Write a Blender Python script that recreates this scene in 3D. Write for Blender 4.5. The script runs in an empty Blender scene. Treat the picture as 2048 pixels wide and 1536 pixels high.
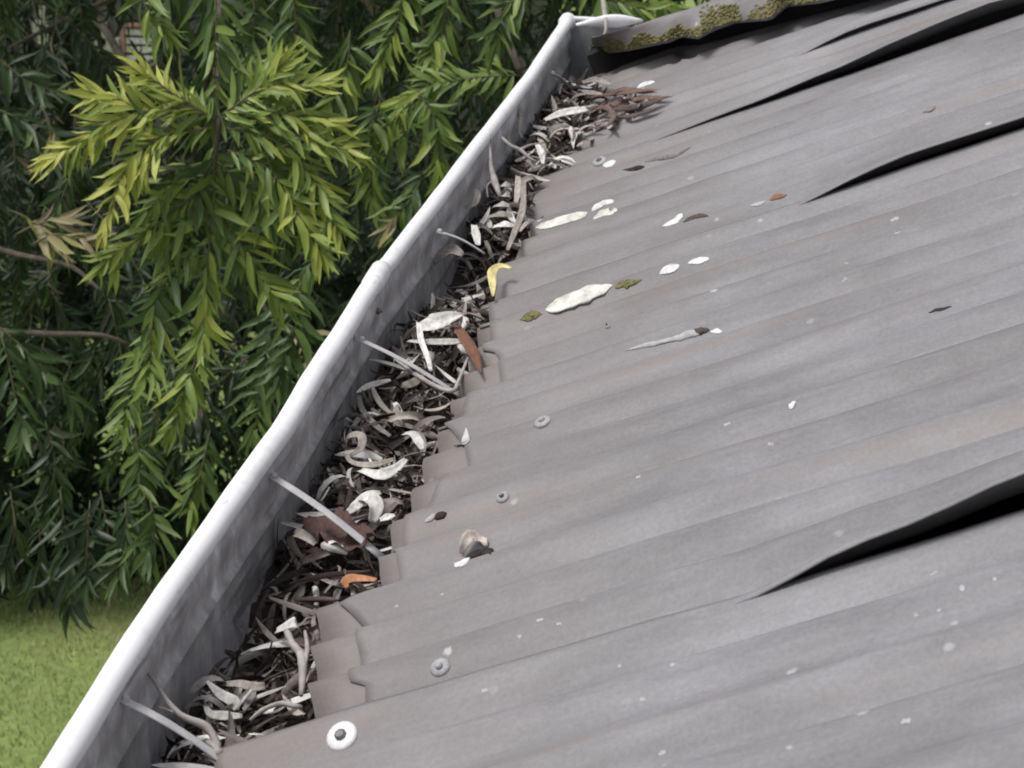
import bpy, math, random
import numpy as np
from mathutils import Vector, Matrix, noise

random.seed(7)
rng = np.random.default_rng(7)
scene = bpy.context.scene
COL = scene.collection

# ------------------------------------------------------------------ camera
PITCH = math.radians(20.8)                 # roof pitch
F = 6000.0                                 # focal length in photograph pixels (2048 wide)
g = np.array([936.0, -1908.0, F]); g /= np.linalg.norm(g)          # gutter direction in camera axes
zw = np.array([0.0, -g[2], g[1]]); zw /= np.linalg.norm(zw)
xw = np.cross(g, zw)
RC = np.array([xw, g, zw])                 # camera axes -> world
CAM = -RC @ (np.array([-584 / F, 732 / F, 1.0]) * 1.85)
cam_data = bpy.data.cameras.new('camera')
cam_data.sensor_width = 36.0
cam_data.lens = F / 2048 * 36.0
cam_data.clip_start = 0.05
cam_data.clip_end = 2000.0
cam_data.dof.use_dof = True; cam_data.dof.focus_distance = 2.35; cam_data.dof.aperture_fstop = 36.0
cam = bpy.data.objects.new('camera', cam_data)
COL.objects.link(cam)
m = Matrix.Identity(4)
for i in range(3):
    m[i][0] = RC[i][0]; m[i][1] = -RC[i][1]; m[i][2] = -RC[i][2]; m[i][3] = CAM[i]
cam.matrix_world = m
scene.camera = cam

# ------------------------------------------------------------------ sky, sun, exposure
SUN_EL, SUN_AZ = math.radians(66), math.radians(-105)     # azimuth measured from +Y towards +X
world = bpy.data.worlds.new('World')
scene.world = world
world.use_nodes = True
wn, wl = world.node_tree.nodes, world.node_tree.links
wn.clear()
sky = wn.new('ShaderNodeTexSky'); sky.sky_type = 'NISHITA'; sky.sun_disc = False
sky.sun_elevation = SUN_EL; sky.sun_rotation = SUN_AZ
sky.air_density = 1.0; sky.dust_density = 4.0; sky.ozone_density = 1.0
hsv = wn.new('ShaderNodeHueSaturation'); hsv.inputs['Saturation'].default_value = 0.22
bg = wn.new('ShaderNodeBackground'); bg.inputs['Strength'].default_value = 0.10
wo = wn.new('ShaderNodeOutputWorld')
wl.new(sky.outputs[0], hsv.inputs['Color']); wl.new(hsv.outputs[0], bg.inputs['Color']); wl.new(bg.outputs[0], wo.inputs['Surface'])

sd = bpy.data.lights.new('sun', 'SUN'); sd.energy = 1.5; sd.angle = math.radians(16); sd.color = (1.0, 0.975, 0.95)
sun = bpy.data.objects.new('sun', sd); COL.objects.link(sun)
sdir = Vector((math.sin(SUN_AZ) * math.cos(SUN_EL), math.cos(SUN_AZ) * math.cos(SUN_EL), math.sin(SUN_EL)))
sun.rotation_euler = sdir.to_track_quat('Z', 'Y').to_euler()

vs = scene.view_settings
vs.view_transform = 'Standard'; vs.look = 'None'; vs.gamma = 1.0; vs.use_curve_mapping = False
vs.exposure = 0.42
scene.cycles.filter_width = 1.9
scene.cycles.max_bounces = 8

# ------------------------------------------------------------------ measuring helpers
CT, ST = math.cos(PITCH), math.sin(PITCH)
NR = np.array([-ST, 0.0, CT])

def ray(x, y):
    return RC @ np.array([(x - 1024) / F, (y - 768) / F, 1.0])

def at(x, y, depth):
    return CAM + ray(x, y) * depth

def on_plane_z(x, y, z):
    d = ray(x, y); return CAM + d * ((z - CAM[2]) / d[2])

def roof_uv(x, y, h=0.0):
    d = ray(x, y); t = (h - CAM @ NR) / (d @ NR); p = CAM + t * d
    return p[0] * CT + p[2] * ST, p[1]

def RP(u, v, h=0.0):
    return np.array([u * CT - h * ST, v, u * ST + h * CT])

def pw(x, pts):
    return float(np.interp(x, [p[0] for p in pts], [p[1] for p in pts]))

def nz(x, y=0.0, z=0.0):
    return noise.noise(Vector((x, y, z)))

# ------------------------------------------------------------------ object helpers
def tag(o, label=None, cat=None, group=None, kind=None):
    if label: o['label'] = label
    if cat: o['category'] = cat
    if group: o['group'] = group
    if kind: o['kind'] = kind
    return o

def mesh_obj(name, verts, faces, mat, parent=None, smooth=True, solid=0.0, offset=-1.0):
    me = bpy.data.meshes.new(name)
    me.from_pydata([tuple(map(float, v)) for v in verts], [], faces)
    me.update()
    if smooth:
        me.polygons.foreach_set('use_smooth', [True] * len(me.polygons))
    me.materials.append(mat)
    o = bpy.data.objects.new(name, me)
    COL.objects.link(o)
    if parent: o.parent = parent
    if solid:
        md = o.modifiers.new('thickness', 'SOLIDIFY'); md.thickness = solid; md.offset = offset
    return o

def empty(name, loc=(0, 0, 0)):
    o = bpy.data.objects.new(name, None); o.empty_display_size = 0.05
    COL.objects.link(o); o.location = loc
    return o

def child_mesh(name, verts, faces, mat, root, **k):
    off = np.array(root.location)
    return mesh_obj(name, [np.array(v) - off for v in verts], faces, mat, root, **k)

def grid_faces(nu, nv, off=0, close_v=False):
    fs = []
    for i in range(nu - 1):
        for j in range(nv if close_v else nv - 1):
            a = off + i * nv + j; b = off + i * nv + (j + 1) % nv
            fs.append((a, b, b + nv, a + nv))
    return fs

def box_geo(lo, hi):
    x0, y0, z0 = lo; x1, y1, z1 = hi
    v = [(x0, y0, z0), (x1, y0, z0), (x1, y1, z0), (x0, y1, z0), (x0, y0, z1), (x1, y0, z1), (x1, y1, z1), (x0, y1, z1)]
    f = [(0, 3, 2, 1), (4, 5, 6, 7), (0, 1, 5, 4), (1, 2, 6, 5), (2, 3, 7, 6), (3, 0, 4, 7)]
    return v, f

def smooth_path(pts, n):
    """Catmull-Rom resample"""
    P = np.array(pts, float)
    if len(P) == 2:
        return np.array([P[0] + (P[1] - P[0]) * t for t in np.linspace(0, 1, n)])
    Q = np.vstack([2 * P[0] - P[1], P, 2 * P[-1] - P[-2]])
    out = []
    for t in np.linspace(0, len(P) - 1 - 1e-6, n):
        i = int(t); s = t - i
        a, b, c, d = Q[i], Q[i + 1], Q[i + 2], Q[i + 3]
        out.append(0.5 * (2 * b + (c - a) * s + (2 * a - 5 * b + 4 * c - d) * s * s + (3 * b - a - 3 * c + d) * s ** 3))
    return np.array(out)

def tube_geo(path, ra, rb=None, up=(0, 0, 1), seg=8, cap=True, jitter=0.0):
    """ra: lateral radius (number or list), rb: radius along up"""
    P = np.array(path, float); n = len(P)
    ra = np.full(n, ra) if np.isscalar(ra) else np.array(ra, float)
    rb = ra if rb is None else (np.full(n, rb) if np.isscalar(rb) else np.array(rb, float))
    up = np.array(up, float)
    T = np.gradient(P, axis=0)
    V, Fc = [], []
    for i in range(n):
        t = T[i] / (np.linalg.norm(T[i]) + 1e-12)
        s = np.cross(t, up)
        if np.linalg.norm(s) < 1e-4: s = np.cross(t, np.array([1.0, 0.1, 0]))
        s /= np.linalg.norm(s); w = np.cross(s, t)
        for k in range(seg):
            a = 2 * math.pi * k / seg
            j = 1 + jitter * random.uniform(-1, 1)
            V.append(P[i] + s * ra[i] * math.cos(a) * j + w * rb[i] * math.sin(a) * j)
    Fc = grid_faces(n, seg, close_v=True)
    if cap:
        Fc.append(tuple(range(seg))[::-1]); Fc.append(tuple((n - 1) * seg + k for k in range(seg)))
    return V, Fc

def merge(geos):
    V, Fc = [], []
    for v, f in geos:
        o = len(V); V += list(v); Fc += [tuple(i + o for i in q) for q in f]
    return V, Fc

# ------------------------------------------------------------------ materials
def new_mat(name):
    mt = bpy.data.materials.new(name); mt.use_nodes = True
    nt = mt.node_tree; b = nt.nodes['Principled BSDF']
    return mt, nt.nodes, nt.links, b

def coords(N, L, scale=(1, 1, 1), kind='Object', rot=(0, 0, 0)):
    tc = N.new('ShaderNodeTexCoord'); mp = N.new('ShaderNodeMapping')
    mp.inputs['Scale'].default_value = scale; mp.inputs['Rotation'].default_value = rot
    L.new(tc.outputs[kind], mp.inputs['Vector']); return mp.outputs[0]

def noise_tex(N, L, vec, scale, detail=5, rough=0.6):
    t = N.new('ShaderNodeTexNoise'); t.inputs['Scale'].default_value = scale
    t.inputs['Detail'].default_value = detail; t.inputs['Roughness'].default_value = rough
    L.new(vec, t.inputs['Vector']); return t.outputs['Fac']

def ramp(N, L, fac, stops):
    r = N.new('ShaderNodeValToRGB'); e = r.color_ramp.elements
    while len(e) < len(stops): e.new(0.5)
    for k, (p, c) in enumerate(stops):
        e[k].position = p; e[k].color = (*c, 1) if len(c) == 3 else c
    L.new(fac, r.inputs['Fac']); return r.outputs['Color']

def mixc(N, L, fac, a, b, mode='MIX'):
    x = N.new('ShaderNodeMix'); x.data_type = 'RGBA'; x.blend_type = mode
    for s, val in ((x.inputs[0], fac), (x.inputs[6], a), (x.inputs[7], b)):
        if isinstance(val, (int, float)): s.default_value = val
        elif isinstance(val, tuple): s.default_value = (*val, 1)
        else: L.new(val, s)
    return x.outputs[2]

def bump(N, L, b, h, strength=0.3, dist=0.002):
    bn = N.new('ShaderNodeBump'); bn.inputs['Strength'].default_value = strength; bn.inputs['Distance'].default_value = dist
    L.new(h, bn.inputs['Height']); L.new(bn.outputs[0], b.inputs['Normal'])

def flat_mat(name, c, rough=0.7, var=0.25, scale=60, metallic=0.0, b_str=0.3, dist=0.001):
    mt, N, L, b = new_mat(name)
    v = coords(N, L)
    n = noise_tex(N, L, v, scale)
    lo = tuple(x * (1 - var) for x in c); hi = tuple(min(1, x * (1 + var)) for x in c)
    L.new(ramp(N, L, n, [(0.3, lo), (0.7, hi)]), b.inputs['Base Color'])
    b.inputs['Roughness'].default_value = rough; b.inputs['Metallic'].default_value = metallic
    bump(N, L, b, n, b_str, dist)
    return mt

def roof_material(name, base, brown_amt):
    """weathered painted steel; texture coordinates are the roof's own (Object: x up the slope, y along the eave)"""
    mt, N, L, b = new_mat(name)
    v = coords(N, L)
    vs_ = coords(N, L, scale=(0.10, 1.0, 1.0))
    fine = noise_tex(N, L, v, 320, 3, 0.7)
    blotch = noise_tex(N, L, v, 9, 6, 0.65)
    streak = noise_tex(N, L, vs_, 55, 5, 0.6)
    c = ramp(N, L, blotch, [(0.3, tuple(x * 0.88 for x in base)), (0.72, tuple(x * 1.1 for x in base))])
    c = mixc(N, L, 0.35, c, ramp(N, L, streak, [(0.32, (0.6, 0.6, 0.62)), (0.68, (1.3, 1.29, 1.3))]), 'MULTIPLY')
    c = mixc(N, L, 0.5, c, ramp(N, L, fine, [(0.3, (0.76, 0.76, 0.76)), (0.7, (1.22, 1.22, 1.22))]), 'MULTIPLY')
    big = noise_tex(N, L, coords(N, L, scale=(0.45, 1, 1)), 4.5, 6, 0.7)
    c = mixc(N, L, 0.9, c, ramp(N, L, big, [(0.36, (0.74, 0.72, 0.71)), (0.52, (1, 1, 1)), (0.68, (1.16, 1.16, 1.18))]), 'MULTIPLY')
    # brown grime washed down towards the eave
    sx = N.new('ShaderNodeSeparateXYZ'); tc = N.new('ShaderNodeTexCoord'); L.new(tc.outputs['Object'], sx.inputs[0])
    mr = N.new('ShaderNodeMapRange'); mr.inputs['From Min'].default_value = 0.30; mr.inputs['From Max'].default_value = 0.0
    L.new(sx.outputs[0], mr.inputs['Value'])
    grime = noise_tex(N, L, vs_, 24, 5, 0.65)
    mm = N.new('ShaderNodeMath'); mm.operation = 'MULTIPLY'; L.new(mr.outputs[0], mm.inputs[0]); L.new(grime, mm.inputs[1])
    m2 = N.new('ShaderNodeMath'); m2.operation = 'MULTIPLY'; m2.inputs[1].default_value = brown_amt; m2.use_clamp = True; L.new(mm.outputs[0], m2.inputs[0])
    c = mixc(N, L, m2.outputs[0], c, (0.20, 0.165, 0.145))
    # thin rusty seams
    r2 = noise_tex(N, L, coords(N, L, scale=(0.06, 1, 1)), 26, 4, 0.5)
    c = mixc(N, L, ramp(N, L, r2, [(0.60, (0, 0, 0)), (0.70, (0.4, 0.4, 0.4))]), c, (0.235, 0.19, 0.165))
    # pale lichen flecks and droppings
    vo = N.new('ShaderNodeTexVoronoi'); vo.inputs['Scale'].default_value = 42
    w = noise_tex(N, L, v, 90, 2)
    vv = N.new('ShaderNodeVectorMath'); vv.operation = 'ADD'; L.new(v, vv.inputs[0])
    vm = N.new('ShaderNodeVectorMath'); vm.operation = 'SCALE'; vm.inputs['Scale'].default_value = 0.008
    cb = N.new('ShaderNodeCombineXYZ'); L.new(w, cb.inputs[0]); L.new(fine, cb.inputs[1]); L.new(cb.outputs[0], vm.inputs[0]); L.new(vm.outputs[0], vv.inputs[1])
    L.new(vv.outputs[0], vo.inputs['Vector'])
    spot = ramp(N, L, vo.outputs['Distance'], [(0.09, (1, 1, 1)), (0.16, (0, 0, 0))])
    pick = N.new('ShaderNodeSeparateColor'); L.new(vo.outputs['Color'], pick.inputs[0])
    sel = ramp(N, L, pick.outputs[0], [(0.80, (0, 0, 0)), (0.97, (0.75, 0.75, 0.75))])
    c = mixc(N, L, mixc(N, L, 1.0, spot, sel, 'MULTIPLY'), c, (0.52, 0.52, 0.52))
    L.new(c, b.inputs['Base Color'])
    b.inputs['Roughness'].default_value = 0.55; b.inputs['Specular IOR Level'].default_value = 0.35
    bump(N, L, b, mixc(N, L, 0.5, fine, blotch), 0.25, 0.0008)
    return mt

M_ROOF = roof_material('weathered_grey_steel', (0.236, 0.232, 0.243), 0.95)
M_EAVE = roof_material('grimy_brown_steel', (0.235, 0.227, 0.231), 1.15)
M_UNDER = flat_mat('black_underlay_gap_shade', (0.015, 0.015, 0.016), 0.9)  # underlay black, reused as painted shade under the flashing
M_TIMBER = flat_mat('old_dark_timber', (0.10, 0.085, 0.07), 0.85, 0.4, 30)
M_WALL = flat_mat('pale_render', (0.42, 0.40, 0.37), 0.9, 0.12, 8)
def lip_mat():
    mt, N, L, b = new_mat('chalky_white_paint')
    v = coords(N, L)
    n1 = noise_tex(N, L, v, 22, 6, 0.7); n2 = noise_tex(N, L, coords(N, L, scale=(1, .35, 1)), 140, 4, 0.6)
    c = ramp(N, L, n1, [(0.30, (0.72, 0.71, 0.71)), (0.45, (0.86, 0.86, 0.88)), (0.7, (0.89, 0.89, 0.91))])
    c = mixc(N, L, ramp(N, L, n2, [(0.66, (0, 0, 0)), (0.74, (0.6, 0.6, 0.6))]), c, (0.40, 0.39, 0.38))
    L.new(c, b.inputs['Base Color']); b.inputs['Roughness'].default_value = 0.6
    bump(N, L, b, n1, 0.2, 0.001)
    return mt
M_LIP = lip_mat()
M_STRAP = flat_mat('weathered_pale_strap', (0.50, 0.49, 0.50), 0.5, 0.2, 70)
M_SCREW_W = flat_mat('white_washer', (0.78, 0.78, 0.78), 0.5, 0.1, 200)
M_SCREW_D = flat_mat('dark_screw_head', (0.16, 0.155, 0.16), 0.5, 0.3, 300, metallic=0.5)
M_DULL = flat_mat('dull_galvanised', (0.34, 0.335, 0.345), 0.6, 0.2, 200)
M_WHITE = flat_mat('chalky_white', (0.70, 0.70, 0.69), 0.8, 0.25, 110, b_str=0.6, dist=0.002)
M_CREAM = flat_mat('cream_lichen', (0.66, 0.655, 0.60), 0.9, 0.38, 75, b_str=0.8, dist=0.002)
M_PALE = flat_mat('pale_lichen', (0.42, 0.415, 0.42), 0.9, 0.2, 200)
M_BARK = flat_mat('tree_bark', (0.075, 0.058, 0.046), 0.9, 0.5, 40, b_str=0.8, dist=0.004)
M_TWIG = flat_mat('dry_grey_twig', (0.36, 0.33, 0.31), 0.8, 0.3, 90)
M_SHOOT = flat_mat('green_brown_shoot', (0.11, 0.10, 0.055), 0.8, 0.3, 60)
M_TWIGB = flat_mat('brown_twig', (0.16, 0.095, 0.075), 0.8, 0.4, 90)
M_MOSS = flat_mat('yellow_moss', (0.19, 0.175, 0.075), 1.0, 0.55, 300, b_str=0.8, dist=0.004)
M_BED = flat_mat('rotted_leaf_mulch', (0.030, 0.021, 0.018), 0.95, 0.6, 120, b_str=1.0, dist=0.004)
M_SOIL = flat_mat('bare_soil', (0.09, 0.07, 0.05), 0.95, 0.4, 6)

def gutter_inside():
    mt, N, L, b = new_mat('grimy_zinc')
    v = coords(N, L)
    st = noise_tex(N, L, coords(N, L, scale=(1, 1.0, 0.18), rot=(0.5, 0, 0)), 40, 4, 0.6)
    bl = noise_tex(N, L, v, 24, 5, 0.7)
    fine = noise_tex(N, L, v, 150, 4)
    c = ramp(N, L, bl, [(0.36, (0.34, 0.335, 0.355)), (0.5, (0.44, 0.435, 0.455)), (0.64, (0.62, 0.615, 0.635))])
    c = mixc(N, L, 0.45, c, ramp(N, L, st, [(0.35, (0.62, 0.62, 0.64)), (0.55, (1, 1, 1)), (0.72, (1.7, 1.7, 1.7))]), 'MULTIPLY')
    st2 = noise_tex(N, L, coords(N, L, scale=(1, 1.0, 0.07), rot=(-0.75, 0, 0)), 60, 3, 0.5)
    c = mixc(N, L, ramp(N, L, st2, [(0.62, (0, 0, 0)), (0.70, (0.55, 0.55, 0.55))]), c, (0.55, 0.55, 0.56))
    st3 = noise_tex(N, L, coords(N, L, scale=(1, 0.10, 1.0), rot=(0.35, 0, 0)), 45, 3, 0.5)
    c = mixc(N, L, ramp(N, L, st3, [(0.63, (0, 0, 0)), (0.69, (0.7, 0.7, 0.7))]), c, (0.13, 0.13, 0.14))
    # dirt tide mark low on the wall
    sx = N.new('ShaderNodeSeparateXYZ'); tc = N.new('ShaderNodeTexCoord'); L.new(tc.outputs['Object'], sx.inputs[0])
    mr = N.new('ShaderNodeMapRange'); mr.inputs['From Min'].default_value = 0.02; mr.inputs['From Max'].default_value = -0.03
    L.new(sx.outputs[2], mr.inputs['Value'])
    mm = N.new('ShaderNodeMath'); mm.operation = 'MULTIPLY'; L.new(mr.outputs[0], mm.inputs[0]); L.new(bl, mm.inputs[1])
    c = mixc(N, L, mm.outputs[0], c, (0.20, 0.19, 0.16))
    L.new(c, b.inputs['Base Color'])
    b.inputs['Roughness'].default_value = 0.5; b.inputs['Metallic'].default_value = 0.15
    bump(N, L, b, mixc(N, L, 0.5, fine, st), 0.25, 0.001)
    return mt
M_ZINC = gutter_inside()
M_CAP = flat_mat('dull_zinc_cap', (0.33, 0.34, 0.36), 0.5, 0.25, 40, metallic=0.2)

def dry_mat(name, c):
    mt, N, L, b = new_mat(name)
    oi = N.new('ShaderNodeObjectInfo')
    v = coords(N, L, scale=(1, 0.25, 1))
    n = noise_tex(N, L, v, 260, 4)
    cc = ramp(N, L, n, [(0.3, tuple(x * 0.65 for x in c)), (0.7, tuple(min(1, x * 1.25) for x in c))])
    r = N.new('ShaderNodeMapRange'); r.inputs['To Min'].default_value = 0.7; r.inputs['To Max'].default_value = 1.25
    L.new(oi.outputs['Random'], r.inputs['Value'])
    h = N.new('ShaderNodeHueSaturation'); L.new(cc, h.inputs['Color']); L.new(r.outputs[0], h.inputs['Value'])
    L.new(h.outputs[0], b.inputs['Base Color'])
    b.inputs['Roughness'].default_value = 0.75; b.inputs['Specular IOR Level'].default_value = 0.25
    bump(N, L, b, n, 0.4, 0.001)
    return mt
M_DRY = [dry_mat('bleached_leaf', (0.66, 0.64, 0.61)), dry_mat('beige_leaf', (0.42, 0.375, 0.335)),
         dry_mat('grey_brown_leaf', (0.25, 0.225, 0.21)), dry_mat('brown_leaf', (0.12, 0.09, 0.08)),
         dry_mat('dark_brown_leaf', (0.04, 0.03, 0.027))]
M_MUSH = dry_mat('brown_mush', (0.085, 0.052, 0.046))
M_ORANGE = dry_mat('orange_leaf', (0.56, 0.27, 0.13))
M_YELLOW = dry_mat('yellow_leaf', (0.62, 0.54, 0.25))
M_RUSSET = dry_mat('russet_leaf', (0.24, 0.12, 0.075))

def leaf_mat(name):
    """green foliage; tint attribute 0 = dark green with deep foliage shade painted in, 1 = young yellow green, >1.5 = dead beige"""
    mt, N, L, b = new_mat(name)
    at_ = N.new('ShaderNodeAttribute'); at_.attribute_name = 'tint'
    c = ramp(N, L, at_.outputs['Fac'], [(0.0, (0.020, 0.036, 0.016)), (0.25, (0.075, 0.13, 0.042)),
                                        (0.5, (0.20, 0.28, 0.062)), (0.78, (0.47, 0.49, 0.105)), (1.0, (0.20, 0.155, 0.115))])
    L.new(c, b.inputs['Base Color'])
    b.inputs['Roughness'].default_value = 0.4; b.inputs['Specular IOR Level'].default_value = 0.3
    tr = N.new('ShaderNodeBsdfTranslucent'); L.new(c, tr.inputs['Color'])
    mx = N.new('ShaderNodeMixShader'); mx.inputs[0].default_value = 0.22
    out = N['Material Output']
    L.new(b.outputs[0], mx.inputs[1]); L.new(tr.outputs[0], mx.inputs[2]); L.new(mx.outputs[0], out.inputs['Surface'])
    return mt
M_LEAF = leaf_mat('evergreen_leaf')

def lawn_mat():
    mt, N, L, b = new_mat('mown_lawn')
    v = coords(N, L)
    n1 = noise_tex(N, L, v, 1.3, 5); n2 = noise_tex(N, L, v, 30, 5)
    c = ramp(N, L, n1, [(0.35, (0.17, 0.245, 0.065)), (0.6, (0.24, 0.30, 0.09)), (0.75, (0.34, 0.32, 0.15))])
    c = mixc(N, L, 0.6, c, ramp(N, L, n2, [(0.3, (0.6, 0.6, 0.6)), (0.7, (1.3, 1.3, 1.3))]), 'MULTIPLY')
    L.new(c, b.inputs['Base Color']); b.inputs['Roughness'].default_value = 0.9
    return mt
M_LAWN = lawn_mat()
def blade_mat():
    mt, N, L, b = new_mat('grass_blade')
    a = N.new('ShaderNodeAttribute'); a.attribute_name = 'tint'
    L.new(ramp(N, L, a.outputs['Fac'], [(0, (0.17, 0.25, 0.07)), (0.5, (0.31, 0.395, 0.135)), (0.8, (0.42, 0.43, 0.18)), (1, (0.52, 0.44, 0.27))]), b.inputs['Base Color'])
    b.inputs['Roughness'].default_value = 0.6
    return mt
M_BLADE = blade_mat()

# ------------------------------------------------------------------ ground and lawn
GZ = -2.5
s = 250.0
n = 60
gv = []; xs = np.linspace(-1, 1, n)
for a in xs:
    for c in xs:
        gv.append((a * abs(a) * s, c * abs(c) * s + 3, GZ + 0.02 * nz(a * 9, c * 9)))
tag(mesh_obj('lawn', gv, [f[::-1] for f in grid_faces(n, n)], M_LAWN), kind='structure')

# ------------------------------------------------------------------ roof
P_C, A_C = 0.076, 0.0088
AMP = [1.0 + 0.38 * random.Random(k * 7 + 1).uniform(-1, 1) for k in range(80)]
def corr(v, ph=0.0):
    k = int(math.floor(v / P_C)) + 20
    return A_C * AMP[k] * (math.cos(2 * math.pi * (v + ph) / P_C) - 1)
BND = [-0.95, 0.0, 12 * P_C, 13 * P_C, 20 * P_C, 23 * P_C, 2.45]
LIFT = {1: [(0.34, 0), (0.378, .006), (0.415, .0145), (0.43, .0135), (0.47, .0185), (0.513, .0245), (0.6, .029), (1.3, .03)],
        2: [(0.0, .0006), (1.3, 0.0)],
        3: [(0.32, 0), (0.346, .004), (0.37, .008), (0.41, .0125), (0.476, .0125), (0.528, .0115), (0.7, .012), (1.3, .01)],
        4: [(0.09, 0), (0.16, .0025), (0.237, .006), (0.30, .0105), (0.344, .0135), (0.378, .0175), (0.44, .022), (0.503, .025), (0.535, .022), (0.7, .02), (1.3, .02)],
        5: [(0.27, 0), (0.30, .004), (0.34, .008), (0.39, .007), (0.44, .0055), (0.6, .004), (1.3, .004)]}
UEND = {0: [(-0.95, .0), (-.3, .004), (0.03, -.002)],
        1: [(0.0, .085), (.060, .082), (.066, .070), (.10, .068), (.20, .050), (.225, .030), (.243, .066), (.30, .058), (.326, .048), (.40, .050), (.44, .060), (.48, .074), (.53, .072), (.536, .060), (.58, .054), (.606, .040), (.66, .040), (.70, .050), (.706, .064), (.78, .060), (.786, .046), (.82, .048), (.826, .034), (.93, .026)],
        2: [(.90, .018), (1.02, .012)],
        3: [(.97, .006), (1.06, .010), (1.09, -.006), (1.177, -.012), (1.21, .012), (1.30, .010), (1.42, -.02), (1.54, -.03)],
        4: [(1.5, .0), (1.6, .002), (1.77, -.01)],
        5: [(1.73, -.005), (2.5, -.02)]}
roof_end_px = [(1195, 146), (1250, 118), (1290, 104), (1350, 82), (1400, 80), (1440, 62), (1560, 30), (1640, 10), (1800, -32), (2100, -112)]
ROOF_END = sorted([roof_uv(x, y + (10 if x < 1420 else 16)) for x, y in roof_end_px])

def lift(k, u, v):
    if k not in LIFT: return 0.0
    d = v - BND[k]
    return (pw(u, LIFT[k]) - 0.0013 * max(0.0, 1 - pw(u, LIFT[k]) / .003)) * (max(0.0, 1 - d / (0.17 if k != 3 else 0.2)) ** 1.5 if d > 0 else 1.0)

def dent(u, v):
    return 0.0022 * nz(u * 5 + 3, v * 6, 1.7) + 0.0010 * nz(u * 16, v * 14, 4.2)

def sheet_of(v):
    for k in range(5, -1, -1):
        if v >= BND[k] - 0.004: return k
    return 0

def sheet_h(k, u, v):
    return corr(v) + lift(k, u, v) + dent(u, v)

def roof_h(u, v):
    return sheet_h(sheet_of(v), u, v)

roof = empty('metal_roof', (0, 0, 0))
tag(roof, 'weathered grey corrugated metal roof with lifted sheet laps', 'roof')
roof.rotation_euler = (0, -PITCH, 0)      # children live in roof axes: x up the slope, y along the eave, z off the roof
bpy.context.view_layer.update()

U_MAX = 1.25
for k in range(6):
    v0 = BND[k] - (0.006 if k else 0.0)
    v1 = BND[k + 1] + (0.004 if k != 1 else 0.03)
    nv = max(8, int((v1 - v0) / P_C * 14)); nu = 46
    V = []
    for i in range(nu):
        s_ = (i / (nu - 1)) ** 1.35
        for j in range(nv):
            v = v0 + (v1 - v0) * j / (nv - 1)
            ue = pw(v, UEND[k]) + 0.0025 * nz(v * 37, k)
            if k == 5:
                vend = pw(ue + (U_MAX - ue) * s_, ROOF_END)
                v = v0 + (min(v1, vend) - v0) * j / (nv - 1)
            u = ue + (U_MAX - ue) * s_
            hh = sheet_h(k, u, v) + 0.0001 * k
            if k == 5: hh -= corr(v) * max(0.0, 1 - (vend - v) / 0.03)
            V.append((u, v, hh))
    o = mesh_obj('roof_sheet', V, [f[::-1] for f in grid_faces(nu, nv)], M_ROOF, roof, solid=0.0011)

# older brown sheet ends poking out under the top sheets at the eave
for (va, vb, uedge) in [(0.004, 0.236, [(0.0, .054), (.05, .047), (.12, .032), (.2, .016), (.236, .012)]),
                        (0.243, 0.60, [(.243, .054), (.30, .044), (.326, .037), (.40, .040), (.47, .040), (.52, .034), (.6, .034)]),
                        (0.605, 0.925, [(.605, .033), (.708, .028), (.80, .022), (.93, .014)])]:
    nv = int((vb - va) / P_C * 14); nu = 8; V = []
    for i in range(nu):
        for j in range(nv):
            v = va + (vb - va) * j / (nv - 1)
            ue = pw(v, uedge) + 0.002 * nz(v * 41, 9)
            u = ue + 0.16 * i / (nu - 1)
            V.append((u, v, corr(v) + dent(u, v) - 0.0024))
    tag(mesh_obj('eave_strip', V, [f[::-1] for f in grid_faces(nu, nv)], M_EAVE, roof, solid=0.001), 'brown stained sheet end showing under the grey roof sheets')

v_, f_ = box_geo((0.10, -0.95, -0.085), (U_MAX, 2.0, -0.075)); mesh_obj('roof_underlay', v_, f_, M_UNDER, roof, smooth=False)
for u0 in (0.13, 0.75):
    v_, f_ = box_geo((u0, -0.95, -0.073), (u0 + 0.04, 2.02, -0.0185)); mesh_obj('purlin', v_, f_, M_TIMBER, roof, smooth=False)
v_, f_ = box_geo((U_MAX - 0.02, -0.95, -0.075), (U_MAX, 2.0, -0.02)); mesh_obj('ridge_board', v_, f_, M_TIMBER, roof, smooth=False)

# barge flashing along the far verge, bent down at its front, with moss
FB = [(1186, 107), (1260, 97), (1340, 80), (1362, 70), (1395, 74), (1430, 56), (1470, 42), (1540, 36), (1572, 10), (1640, 2), (1720, -18), (1900, -66), (2120, -125)]
FT = [(1192, 74), (1285, 48), (1430, 2), (1600, -52), (1900, -148), (2120, -218)]
V = []; nx = 90; rows = 8
for x in np.linspace(1186, 2120, nx):
    yb, yt = pw(x, FB), pw(x, FT)
    ub, vb = roof_uv(x, yb, 0.024); ut, vt = roof_uv(x, yt, 0.05)
    V.append((ub, vb + 0.0015, 0.0215)); V.append((ub, vb, 0.024))
    for r in range(1, rows):
        t = r / (rows - 1)
        V.append((ub + (ut - ub) * t, vb + (vt - vb) * t, 0.024 + 0.026 * math.sin(t * math.pi / 2) + 0.0015 * nz(x * 0.02, r)))
    V.append((ut, vt + 0.16, 0.008)); V.append((ut, vt + 0.165, -0.12))
fl = mesh_obj('barge_flashing', V, [f for f in grid_faces(nx, rows + 3)], M_ROOF, roof, solid=0.0012)
tag(fl, 'bent grey flashing with yellow moss along its lower edge')
V = []
for x in np.linspace(1186, 2120, nx):
    ub, vb = roof_uv(x, pw(x, FB), 0.024)
    ve = pw(ub, ROOF_END) + .003
    V += [(ub, ve, .030), (ub, ve, -.07), (ub, ve + .012, -.07), (ub, ve + .012, .034)]
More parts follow.
